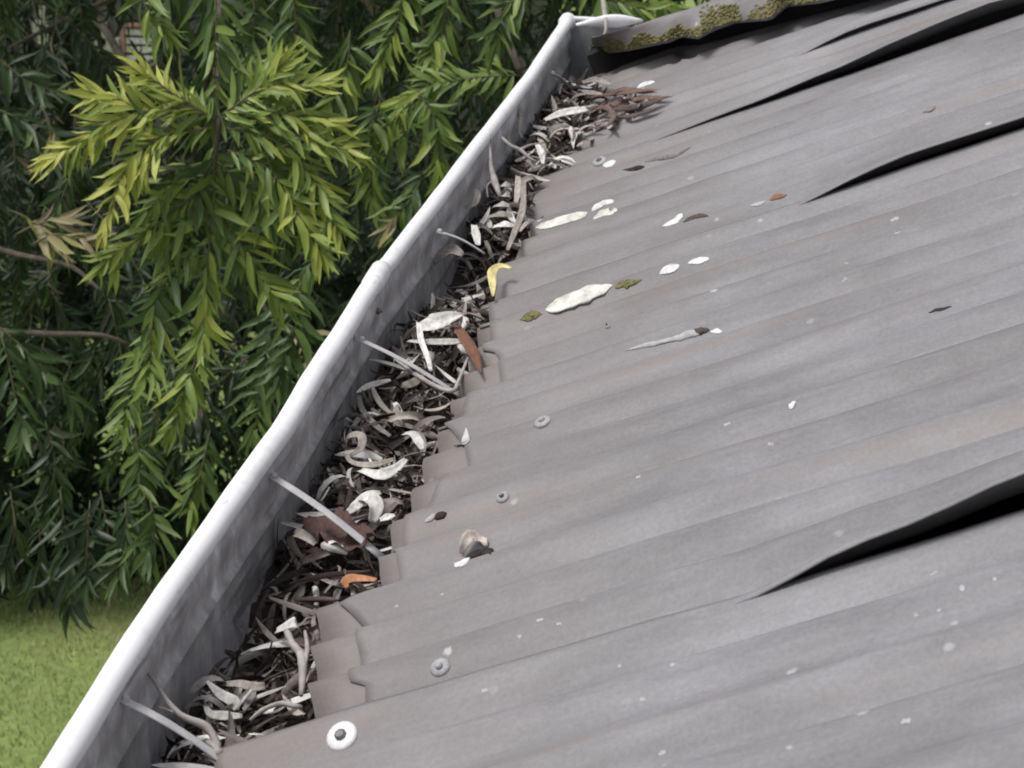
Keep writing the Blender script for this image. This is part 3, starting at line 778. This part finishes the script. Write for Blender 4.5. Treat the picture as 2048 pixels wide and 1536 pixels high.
roof_lump('white_flake', [(1325, 454), (1345, 448), (1358, 438), (1364, 428)], [.002, .005, .0045, .003], [.002, .004, .006, .004], M_WHITE, 'white curled chip beside the small brown leaf', 'flake')
roof_lump('fallen_leaf', [(1366, 446), (1385, 438), (1400, 434), (1418, 434)], [.002, .005, .0045, .0015], [.001, .005, .004, .001], M_DRY[3], 'small curled brown leaf lying against a white chip on the roof', 'leaf')
roof_lump('fallen_leaf', [(1540, 402), (1555, 396), (1575, 392)], [.002, .004, .002], [.002, .004, .002], M_RUSSET, 'small red brown leaf at the start of an open lap', 'leaf')
roof_lump('white_flake', [(1500, 414), (1518, 409), (1532, 404)], [.001, .003, .002], [.001, .002, .001], M_PALE, 'pale grey chip left of the red brown leaf', 'flake')
roof_lump('bark_strip', [(1252, 702), (1300, 692), (1350, 680), (1380, 672), (1412, 668)], [.0014, .0025, .0028, .0045, .002], [.0012, .002, .002, .004, .002], M_PALE, 'long thin pale stick lying up the slope', 'stick', n=20, jitter=.25)
roof_lump('fallen_leaf', [(1386, 664), (1402, 666), (1420, 662)], [.0015, .004, .002], [.001, .005, .002], M_DRY[3], 'tiny dark leaf caught on the long thin stick', 'leaf')
roof_lump('white_flake', [(1422, 666), (1434, 665), (1446, 665)], [.001, .003, .001], [.001, .002, .001], M_WHITE, 'small white chip at the upper end of the long stick', 'flake')
roof_lump('white_flake', [(912, 1136), (922, 1128), (934, 1118)], [.003, .006, .004], [.002, .004, .003], M_WHITE, 'white chip in front of the crumpled grey leaf', 'flake')
roof_lump('fallen_leaf', [(930, 1116), (948, 1112), (970, 1106), (982, 1110)], [.003, .006, .006, .002], [.002, .005, .005, .002], M_DRY[4], 'dark curled leaf under the crumpled grey leaf', 'leaf')
u_, v_, h_ = on_roof(925, 1112)
cl = [RP(u_ + a_, v_ + b_, h_ + c_) for a_, b_, c_ in ((0, 0, .001), (.004, .002, .006), (.010, .006, .009), (.015, .004, .004), (.019, -.002, .002))]
ribbon('fallen_leaf', cl, [.003, .007, .010, .008, .003], M_DRY[1], 'crumpled grey leaf standing on the roof below the dull screw', 'leaf', roofpts=True, cup=.5, crumple=.006)
roof_lump('white_flake', [(850, 1046), (862, 1040), (872, 1030)], [.0015, .003, .002], [.001, .003, .002], M_PALE, 'pale bent chip at the small dark leaf near the eave', 'flake')
roof_lump('fallen_leaf', [(868, 1040), (880, 1034), (894, 1028)], [.002, .004, .003], [.002, .004, .004], M_DRY[4], 'small black curled leaf near the eave', 'leaf')
roof_lump('fallen_leaf', [(1245, 342), (1275, 338), (1290, 334)], [.001, .004, .002], [.001, .003, .001], M_DRY[4], 'small dark leaf right of the ringed washer', 'leaf')
roof_lump('fallen_leaf', [(1290, 326), (1320, 318), (1350, 314), (1384, 296)], [.002, .003, .003, .0015], [.001, .002, .002, .003], M_DRY[2], 'thin grey brown leaf with a bent tip above the ringed washer', 'leaf')
roof_lump('fallen_leaf', [(1857, 627), (1880, 621), (1905, 615)], [.0006, .0018, .0006], [.0008, .0014, .0008], M_DRY[4], 'thin dark sliver standing for a short slit high on the right of the roof', 'leaf')  # dark colour stands for the shade in a short slit of the sheet
roof_lump('fallen_leaf', [(1846, 226), (1860, 220), (1872, 216)], [.002, .004, .002], [.001, .003, .001], M_DRY[2], 'small brown leaf speck between the two long open laps', 'leaf')
roof_lump('eave_chip', [(932, 890), (932, 875), (933, 858)], [.005, .003, .0012], [.001, .001, .001], M_STRAP, 'small upright pale metal chip at the stepped sheet edge', 'chip', jitter=.03)
roof_lump('moss_tuft', [(1040, 642), (1062, 634), (1085, 630)], [.002, .006, .002], [.0015, .003, .001], M_MOSS, 'yellow moss below the lower end of the cream lump', 'moss', jitter=.5)
roof_lump('moss_tuft', [(1230, 576), (1255, 570), (1285, 562)], [.003, .005, .001], [.0015, .003, .001], M_MOSS, 'yellow moss trailing from the upper end of the cream lump', 'moss', jitter=.5)
roof_lump('moss_tuft', [(1215, 140), (1240, 128), (1270, 122)], [.006, .014, .006], [.004, .008, .003], M_MOSS, 'yellow moss cushion on the roof corner below the flashing', 'moss', jitter=.4)
roof_lump('moss_tuft', [(1215, 192), (1230, 188), (1250, 182)], [.004, .010, .004], [.003, .006, .002], M_MOSS, 'small yellow moss tuft beside the far litter', 'moss', jitter=.4)

# brown twigs and leaves spilled on to the roof at the far end
heap = [[(1190, 232), (1230, 222), (1290, 212), (1352, 208)], [(1200, 240), (1250, 236), (1300, 228), (1345, 212)], [(1180, 218), (1230, 210), (1280, 206), (1330, 202)],
        [(1225, 248), (1262, 246), (1300, 236), (1330, 224)], [(1210, 205), (1245, 198), (1290, 200), (1322, 204)], [(1228, 226), (1224, 240), (1236, 258), (1215, 282)]]
hd = ['longest', 'lowest long', 'upper', 'thick dark', 'topmost', 'forked drooping']
for i, h_ in enumerate(heap):
    roof_lump('twig', h_, [.0014, .004, .0045, .0012], [.001, .0035, .0035, .001], [M_TWIGB, M_DRY[3]][i % 2], '%s reddish brown twig in the heap spilled on the far roof' % hd[i], 'twig', dz=.007 + .003 * (i % 3), jitter=.3)
for i in range(64):
    x = random.uniform(1100, 1290); y = 300 - (x - 1110) * 0.45 + random.uniform(-45, 10)
    u, v, h = on_roof(x, y)
    mi = random.choice([0, 1, 1, 2, 2, 3, 3])
    o = bpy.data.objects.new('dry_leaf', dry_mesh(mi, random.randrange(14))); COL.objects.link(o)
    o.matrix_world = Matrix.Translation(Vector(RP(u, v, h + random.uniform(.002, .008)))) @ Matrix.Rotation(-PITCH, 4, 'Y') @ Matrix.Rotation(random.uniform(0, 6.3), 4, 'Z')
    tag(o, '%s curled leaf spilled from the gutter on to the far roof edge' % LEAF_DESC[mi], 'leaf', '%s leaves spilled on the far roof edge' % LEAF_DESC[mi])

# pale lichen spots big enough to see one by one
SPOTS = [(1690 + 235, 1178), (1880, 1222), (1832, 1230), (1990, 1160), (1812, 1442), (1580, 1497), (1325, 1508), (1328, 1530), (1240, 1335), (1040, 1275), (885, 1190), (792, 1212), (1080, 1240), (1118, 1248), (1276, 954), (1455, 848), (1542, 890), (1520, 1068), (1795, 466), (1790, 440), (1690, 560), (1868, 1148), (1362, 1400), (1285, 1398), (1345, 1330), (970, 1382), (948, 1352), (1695, 528)]
for (x, y) in SPOTS:
    d = random.uniform(4, 12)
    roof_lump('lichen_spot', [(x - d, y + d * .25), (x, y), (x + d, y - d * .25)], [random.uniform(.0014, .0026)] * 3, [.0006] * 3, M_PALE, 'small pale lichen spot on the grey roof sheets', 'lichen', n=9, jitter=.35, dz=-.0006, group='lichen spots scattered on the roof')

# ------------------------------------------------------------------ foliage
def leaf_template(ratio, bend, fold):
    side = random.uniform(-.2, .2)
    V = []; S = [(0, .22), (.18, .8), (.45, 1.0), (.75, .62), (1.0, .04)]; wv = random.uniform(-.09, .09)
    for t, w in S:
        z = bend * t * t + wv * math.sin(t * 5.5); sx_ = side * t * t + .05 * math.sin(t * 4.5 + side * 20)
        V += [(-w * ratio * .5 + sx_, t, z + fold * w * ratio * .5), (sx_, t, z), (w * ratio * .5 + sx_, t, z + fold * w * ratio * .5)]
    return np.array(V), grid_faces(5, 3)
TEMPL = [leaf_template(random.uniform(.14, .20), random.uniform(-.45, .3), random.uniform(.2, .7)) for _ in range(14)]

def in_gap(x, y):
    return ((184 < x < 304 and 40 < y < 110) or (60 < x < 130 and 18 < y < 96)) and random.random() < .8

class Foliage:
    def __init__(self): self.V = []; self.F = []; self.T = []; self.n = 0
    def add(self, k, Rm, pos, L, tint):
        V, Fc = TEMPL[k]
        d_ = RC.T @ (pos + Rm[:, 1] * L * .5 - CAM)
        if d_[2] > 4.2 and in_gap(d_[0] / d_[2] * F + 1024, d_[1] / d_[2] * F + 768): return
        self.V.append((V * L) @ Rm.T + pos); o = self.n
        self.F += [tuple(i + o for i in q) for q in Fc]
        self.T += [tint] * len(V); self.n += len(V)
    def build(self, name, parent=None, off=None, mat=None):
        V = np.vstack(self.V)
        if off is not None: V = V - np.array(off)
        o = mesh_obj(name, V, self.F, mat or M_LEAF, parent)
        a = o.data.attributes.new('tint', 'FLOAT', 'POINT'); a.data.foreach_set('value', self.T)
        return o

def frame(d, nrm):
    d = d / np.linalg.norm(d); s_ = np.cross(d, nrm); s_ /= (np.linalg.norm(s_) + 1e-9); n_ = np.cross(s_, d)
    return np.column_stack([s_, d, n_])

def spray_leaves(path, L, tint, spacing, nrm, spread=0.95, tvar=.07, dead=0.0):
    """leaves along a shoot: yields (template, rotation, position, length, tint)"""
    P = np.array(path); seg = np.linalg.norm(np.diff(P, axis=0), axis=1); tot = seg.sum(); cum = np.concatenate([[0], np.cumsum(seg)])
    out = []; sdist = spacing; side = 1
    nrm = np.array(nrm, float); nrm /= np.linalg.norm(nrm)
    while sdist < tot:
        t = sdist / tot
        i = min(len(seg) - 1, int(np.searchsorted(cum, sdist) - 1)); i = max(i, 0)
        p = P[i] + (P[i + 1] - P[i]) * ((sdist - cum[i]) / seg[i]); ax = (P[i + 1] - P[i]) / seg[i]
        sd = np.cross(ax, nrm); sd /= (np.linalg.norm(sd) + 1e-9)
        a = (spread * (1 - .45 * t)) + random.gauss(0, .2)
        roll = random.gauss(0, .5)
        lat = side * sd * math.cos(roll) + nrm * math.sin(roll)
        d = ax * math.cos(a) + lat * math.sin(a) + np.array([0, 0, -.12])
        l = L * (0.66 + .4 * math.sin(math.pi * min(1, .15 + t * .75))) * random.uniform(.6, 1.25)
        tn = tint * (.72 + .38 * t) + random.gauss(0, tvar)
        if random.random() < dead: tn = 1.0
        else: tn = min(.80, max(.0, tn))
        nn = nrm + np.array([random.gauss(0, .35) for _ in range(3)])
        out.append((random.randrange(14), frame(d, nn), p, l, tn))
        side = -side; sdist += spacing * random.uniform(.35, .65)
    for k in range(4):
        ax = P[-1] - P[-2]; d = ax / np.linalg.norm(ax) + np.array([random.gauss(0, .3) for _ in range(3)])
        out.append((random.randrange(14), frame(d, nrm + np.array([random.gauss(0, .3) for _ in range(3)])), P[-1], L * random.uniform(.7, 1), min(.8, tint + .06)))
    return out

TOCAM = -ray(1024, 768); TOCAM /= np.linalg.norm(TOCAM)
FACE = TOCAM * 0.75 + np.array([0, 0, 0.65])
tree_base = at(120, 300, 9.5); tree_base[2] = GZ
tree = empty('evergreen_tree', tuple(tree_base))
tag(tree, 'drooping evergreen tree with narrow leaves, a yellow green spray in front', 'tree')

front = []      # (leaves) nearest sprays, leaf by leaf
twig_paths = []
def shoot(pts, depth, L, tint, sp=.013, spread=.95, target=None, tvar=.07, n=12):
    P = smooth_path([at(x, y, depth + (q[2] if len(q) > 2 else 0)) for q in pts for x, y in [q[:2]]], n)
    twig_paths.append((P, .0022))
    lv = spray_leaves(P, L, tint, sp, FACE, spread, tvar)
    (front if target is None else target).extend(lv)
D0 = 3.95
YG = [([(430, 235), (350, 215), (240, 240), (110, 315)], .74), ([(425, 238), (350, 190), (295, 150)], .70), ([(425, 255), (320, 275), (255, 335), (215, 440)], .76),
      ([(440, 232), (500, 190), (560, 135)], .60), ([(440, 236), (540, 225), (650, 245)], .64), ([(450, 255), (560, 285), (620, 350), (672, 455)], .60),
      ([(330, 275), (300, 300), (290, 330)], .78), ([(455, 300), (540, 340), (590, 420), (640, 500)], .55), ([(470, 215), (540, 175), (620, 170)], .62),
      ([(300, 235), (240, 200), (195, 190)], .72), ([(520, 250), (590, 262), (690, 300)], .62)]
for pts, tn in YG: shoot(pts, D0, .052, tn * .97, .0070, tvar=.10)
GY = [([(428, 285), (428, 400), (415, 520), (405, 670)], .50), ([(424, 370), (350, 420), (290, 470), (215, 520)], .52), ([(424, 400), (470, 470), (500, 520), (560, 600)], .47),
      ([(415, 480), (350, 540), (310, 610), (300, 740)], .44), ([(424, 320), (360, 350), (300, 420)], .40), ([(430, 320), (500, 380), (540, 440)], .44), ([(420, 330), (380, 420), (330, 500)], .38)]
rest = []
for pts, tn in GY: shoot(pts, D0 + .06, .056, tn, .0082, target=rest, tvar=.10)
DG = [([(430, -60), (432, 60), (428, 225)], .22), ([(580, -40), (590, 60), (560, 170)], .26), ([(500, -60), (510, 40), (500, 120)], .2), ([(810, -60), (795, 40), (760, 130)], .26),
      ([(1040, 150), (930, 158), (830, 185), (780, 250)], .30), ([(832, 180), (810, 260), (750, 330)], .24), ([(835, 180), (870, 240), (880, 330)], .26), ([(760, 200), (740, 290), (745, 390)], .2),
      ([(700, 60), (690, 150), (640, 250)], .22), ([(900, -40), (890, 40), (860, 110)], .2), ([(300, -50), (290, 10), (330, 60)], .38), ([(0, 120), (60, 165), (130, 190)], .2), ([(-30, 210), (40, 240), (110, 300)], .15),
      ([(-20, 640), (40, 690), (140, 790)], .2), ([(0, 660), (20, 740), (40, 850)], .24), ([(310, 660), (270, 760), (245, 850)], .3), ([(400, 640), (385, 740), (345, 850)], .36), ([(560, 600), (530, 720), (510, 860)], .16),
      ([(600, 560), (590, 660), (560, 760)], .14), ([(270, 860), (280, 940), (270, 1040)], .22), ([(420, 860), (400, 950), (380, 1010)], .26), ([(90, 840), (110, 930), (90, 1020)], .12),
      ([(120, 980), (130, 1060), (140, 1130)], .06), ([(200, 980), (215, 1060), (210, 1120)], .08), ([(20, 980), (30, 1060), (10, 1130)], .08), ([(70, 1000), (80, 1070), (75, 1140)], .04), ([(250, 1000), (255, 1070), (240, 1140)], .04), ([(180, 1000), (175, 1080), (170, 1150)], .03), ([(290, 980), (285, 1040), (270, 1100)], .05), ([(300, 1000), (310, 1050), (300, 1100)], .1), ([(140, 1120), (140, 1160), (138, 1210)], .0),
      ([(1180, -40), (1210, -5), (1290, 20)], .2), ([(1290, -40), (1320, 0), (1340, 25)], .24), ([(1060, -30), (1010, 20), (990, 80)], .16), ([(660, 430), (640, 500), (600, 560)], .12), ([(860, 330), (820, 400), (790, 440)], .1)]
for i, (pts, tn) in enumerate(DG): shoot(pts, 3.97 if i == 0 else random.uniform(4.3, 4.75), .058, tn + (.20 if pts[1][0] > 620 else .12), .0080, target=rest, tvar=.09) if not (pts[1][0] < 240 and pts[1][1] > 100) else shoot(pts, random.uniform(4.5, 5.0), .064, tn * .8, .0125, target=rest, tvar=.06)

for pts in ([(30, 470), (70, 450), (110, 440)], [(60, 490), (110, 470), (165, 480)], [(20, 420), (60, 440), (100, 480)], [(80, 210), (95, 235), (105, 270)], [(560, 640), (600, 670), (615, 730)]):
    shoot(pts, random.uniform(4.4, 4.7), .06, 1.0, .026, target=rest, tvar=.0)
    for i in range(len(rest) - 14, len(rest)): rest[i] = rest[i][:4] + (random.uniform(.9, 1.0),)
# keep the 300 largest-looking leaves as single parts
def build_leaf_object(k, Rm, pos, L, tint, root):
    V, Fc = TEMPL[k]
    o = mesh_obj('leaf', V * L, Fc, M_LEAF, root)
    a = o.data.attributes.new('tint', 'FLOAT', 'POINT'); a.data.foreach_set('value', [tint] * len(V))
    M4 = Matrix.Identity(4)
    for i in range(3):
        for j in range(3): M4[i][j] = Rm[i][j]
        M4[i][3] = pos[i] - root.location[i]
    o.matrix_local = M4
    return o
random.shuffle(front)
for lf in front[:300]: build_leaf_object(*lf, tree)
crown = Foliage()
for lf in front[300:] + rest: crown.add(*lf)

# drooping shoots filling the crown behind and above
def clear_of_roof(p):
    return not (p[0] > -0.28 and p[1] < 2.75 and p[2] > -1.0)
def rand_shoot(x, y, depth, ln, L, tint, sp):
    p = at(x, y, depth)
    d = np.array([random.gauss(0, .45), random.gauss(-.1, .35), -random.uniform(.45, 1.0)]); d /= np.linalg.norm(d)
    pts = [p + d * ln * t + np.array([0, 0, -.22 * ln * t * t]) + np.array([d[0], d[1], .25]) * (.12 * ln * math.sin(t * 3)) for t in np.linspace(0, 1, 7)]
    if not all(clear_of_roof(q) for q in pts): return
    nrm = FACE + np.array([random.gauss(0, .5) for _ in range(3)])
    for lf in spray_leaves(pts, L, tint, sp, nrm, .95, .05, dead=.012): crown.add(*lf)
    twig_paths.append((np.array(pts), .002))
for i in range(270):
    x, y = random.uniform(-150, 1420), random.uniform(-620, 780)
    lipx = np.interp(y, [-300, 45, 1536], [1380, 1130, 85])
    if x > lipx + 40 and y > 30: continue
    if in_gap(x, y + 30): continue
    rand_shoot(x, y, random.uniform(5.0, 7.2), random.uniform(.16, .32), random.uniform(.046, .062), max(0, random.gauss(.06, .07)), .0125)  # shoots deep in the crown tinted darker, their shade put into leaf colour
for i in range(400):                                     # the crown outside the frame, which shades what is in it
    x, y = random.uniform(-350, 1500), random.uniform(-2300, -620)
    rand_shoot(x, y, random.uniform(4.6, 7.4), random.uniform(.3, .5), .13, random.uniform(.1, .3), .045)
for i in range(25):
    x, y = random.uniform(-700, -320), random.uniform(-200, 500)
    rand_shoot(x, y, random.uniform(4.6, 7.0), random.uniform(.3, .5), .10, random.uniform(.1, .3), .045)
tag(crown.build('crown', tree, tree_base), kind='stuff')
V, Fc = merge([tube_geo(P - tree_base, np.interp(np.linspace(0, 1, len(P)), [0, .15, 1], [r * .25, r, r * .4]), seg=5) for P, r in twig_paths])
tag(mesh_obj('twigs', V, Fc, M_SHOOT, tree), kind='stuff')
# trunk and limbs
tp = [tree_base, at(112, 420, 9.4), at(118, 200, 9.2), at(125, 40, 8.9), at(100, -250, 7.9), at(60, -900, 6.8), at(150, -1700, 6.0)]
V, Fc = tube_geo(smooth_path([p - tree_base for p in tp], 26), np.linspace(.065, .02, 26), seg=12, jitter=.08); mesh_obj('trunk', V, Fc, M_BARK, tree)
LIMBS = [([(125, 40, 8.85), (190, 40, 6.9), (240, 110, 6.0), (275, 140, 5.8)], .012), ([(110, -180, 8.05), (300, -260, 5.8), (425, -120, 4.6), (432, 220, 4.02)], .009), ([(430, 215, 4.0), (436, 250, 3.96), (428, 340, 3.97)], .0055),
         ([(240, -10, 6.2), (130, 40, 6.0), (20, 95, 5.8)], .007), ([(112, 420, 9.35), (70, 470, 6.4), (190, 468, 5.2)], .008), ([(-60, 480, 5.2), (40, 510, 5.1), (140, 532, 5.0), (200, 580, 4.9)], .006),
         ([(-40, 660, 5.0), (100, 668, 4.9), (200, 670, 4.8), (260, 690, 4.8)], .006), ([(520, 600, 5.2), (555, 650, 5.0), (600, 670, 4.9), (625, 710, 4.8)], .005), ([(100, -250, 7.9), (500, -300, 5.8), (900, -120, 5.0), (1040, 140, 4.6)], .012),
         ([(60, -900, 6.8), (500, -700, 5.6), (800, -200, 5.0)], .014)]
for pts, r in LIMBS:
    P = smooth_path([at(*q) for q in pts], 14) - tree_base
    V, Fc = tube_geo(P, np.linspace(r, r * .5, 14), seg=7, jitter=.1); mesh_obj('branch', V, Fc, M_BARK, tree)

# dark shrubs standing on the lawn behind the tree
SHR = [(-150, 1120, 9.0, .75, 'broad dark green shrub at the left behind the tree'), (330, 1060, 9.2, .8, 'dense dark green shrub behind the yellow green spray'), (880, 1060, 9.6, .8, 'dark green shrub behind the far half of the gutter'), (1400, 1050, 9.7, .75, 'dark green shrub beyond the gutter end and flashing')]
for (px, py, dep, w, lab) in SHR:
    b_ = at(px, py, dep); b_[2] = GZ
    root = empty('garden_shrub', tuple(b_)); tag(root, lab, 'shrub', 'dark shrubs behind the tree')
    fo = Foliage()
    for i in range(6500):
        a = random.uniform(0, 6.283); h_ = random.uniform(0.02, 1.0) if random.random() < .5 else random.uniform(1.0, 2.7); rr = w * (.72 + .28 * math.sin(min(1, h_ / 1.6) * 1.57)) * math.sqrt(random.uniform(.1, 1)) * (1 + .25 * nz(a * 2, h_ * 2, px))
        p = b_ + np.array([rr * math.cos(a), rr * math.sin(a) * .7, h_])
        d_ = RC.T @ (p - CAM); X, Y = d_[0] / d_[2] * F + 1024, d_[1] / d_[2] * F + 768
        if in_gap(X, Y): continue
        d = np.array([random.gauss(0, .6), random.gauss(0, .6), random.gauss(-.35, .5)])
        fo.add(random.randrange(14), frame(d, np.array([random.gauss(0, .5), random.gauss(-.2, .5), 1.0])), p, random.uniform(.07, .13), min(.25, max(0, random.gauss(.0, .06))) if random.random() > .015 else 1.0)  # tints near zero paint the shade among the shrub leaves
    tag(fo.build('crown', root, b_), kind='stuff')
    for k in range(5):
        a = k * 1.26 + random.random(); top = np.array([w * .5 * math.cos(a), w * .4 * math.sin(a), random.uniform(1.5, 2.3)])
        V, Fc = tube_geo(smooth_path([np.zeros(3), top * np.array([.35, .35, .45]), top], 8), np.linspace(.022, .006, 8), seg=6, jitter=.1); mesh_obj('trunk', V, Fc, M_BARK, root)

# neighbouring shed glimpsed through the leaves
c = at(245, 75, 11.2)
shed = empty('garden_shed', (c[0], c[1] + .4, GZ)); tag(shed, 'pale shed with a white louvred window glimpsed through leaves at top left', 'shed')
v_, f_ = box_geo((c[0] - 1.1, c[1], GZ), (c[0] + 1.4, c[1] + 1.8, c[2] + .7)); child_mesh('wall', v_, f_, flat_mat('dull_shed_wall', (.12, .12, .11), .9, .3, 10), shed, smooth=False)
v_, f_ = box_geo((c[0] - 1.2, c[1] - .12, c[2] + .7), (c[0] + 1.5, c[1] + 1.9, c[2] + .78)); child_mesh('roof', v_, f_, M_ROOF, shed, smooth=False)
M_PINK = flat_mat('pink_frame', (.45, .25, .23), .7)
wc = at(283, 82, 11.2)
for (lo, hi) in (((-.07, -.09), (-.055, .07)), ((.065, -.09), (.08, .07)), ((-.055, -.09), (.065, -.078)), ((-.055, .058), (.065, .07))):
    v_, f_ = box_geo((wc[0] + lo[0], c[1] - .03, wc[2] + lo[1]), (wc[0] + hi[0], c[1] + .01, wc[2] + hi[1])); wf = child_mesh('window_frame', v_, f_, M_PINK, shed, smooth=False)
for k in range(4):
    z0 = wc[2] - .072 + k * .033
    v_, f_ = box_geo((wc[0] - .053, c[1] - .022, z0), (wc[0] + .063, c[1] - .006, z0 + .022)); child_mesh('louvre', v_, f_, M_WHITE, shed, smooth=False).parent = wf
for (px, py, w_, h_) in ((205, 65, .03, .06), (220, 90, .06, .04), (88, 55, .06, .03), (100, 80, .07, .05), (85, 28, .02, .04), (112, 32, .02, .05)):
    q = at(px, py, 11.2)
    v_, f_ = box_geo((q[0] - w_ * .7, c[1] - .04, q[2] - h_ * .7), (q[0] + w_ * .7, c[1] - .004, q[2] + h_ * .7)); tag(child_mesh('wall_panel', v_, f_, flat_mat('pale_panel', (.45, .45, .38), .8), shed, smooth=False), 'pale panel on the shed wall')

# ------------------------------------------------------------------ grass blades on the strip of lawn in view
corners = [on_plane_z(x, y, GZ) for x, y in ((-80, 1120), (480, 1120), (-80, 1600), (420, 1600))]
xs = [c_[0] for c_ in corners]; ys = [c_[1] for c_ in corners]
V, Fc, T = [], [], []
for i in range(26000):
    x, y = random.uniform(min(xs) - .25, max(xs) + .25), random.uniform(min(ys) - .3, max(ys) + .6)
    dry = 1.2 * nz(x * 3.1, y * 1.7, 7.7) + (.55 if y < min(ys) + .12 else 0)
    h_ = random.uniform(.012, .030); a = random.uniform(0, 6.283); wd = random.uniform(.0016, .003); ln = random.uniform(.2, .9) * h_; b2 = random.uniform(0, 6.283)
    p = np.array([x, y, GZ]); s_ = np.array([math.cos(a) * wd, math.sin(a) * wd, 0]); tip = p + np.array([math.cos(b2) * ln, math.sin(b2) * ln, h_])
    o_ = len(V); V += [p - s_, p + s_, tip]; Fc.append((o_, o_ + 1, o_ + 2))
    tn = min(1, max(0, random.gauss(.50, .18) + max(0, dry) * .7)); T += [tn * .8, tn * .8, tn]
go = mesh_obj('grass', V, Fc, M_BLADE)
a = go.data.attributes.new('tint', 'FLOAT', 'POINT'); a.data.foreach_set('value', T)
tag(go, 'short green grass of the lawn below the tree', 'grass', kind='stuff')
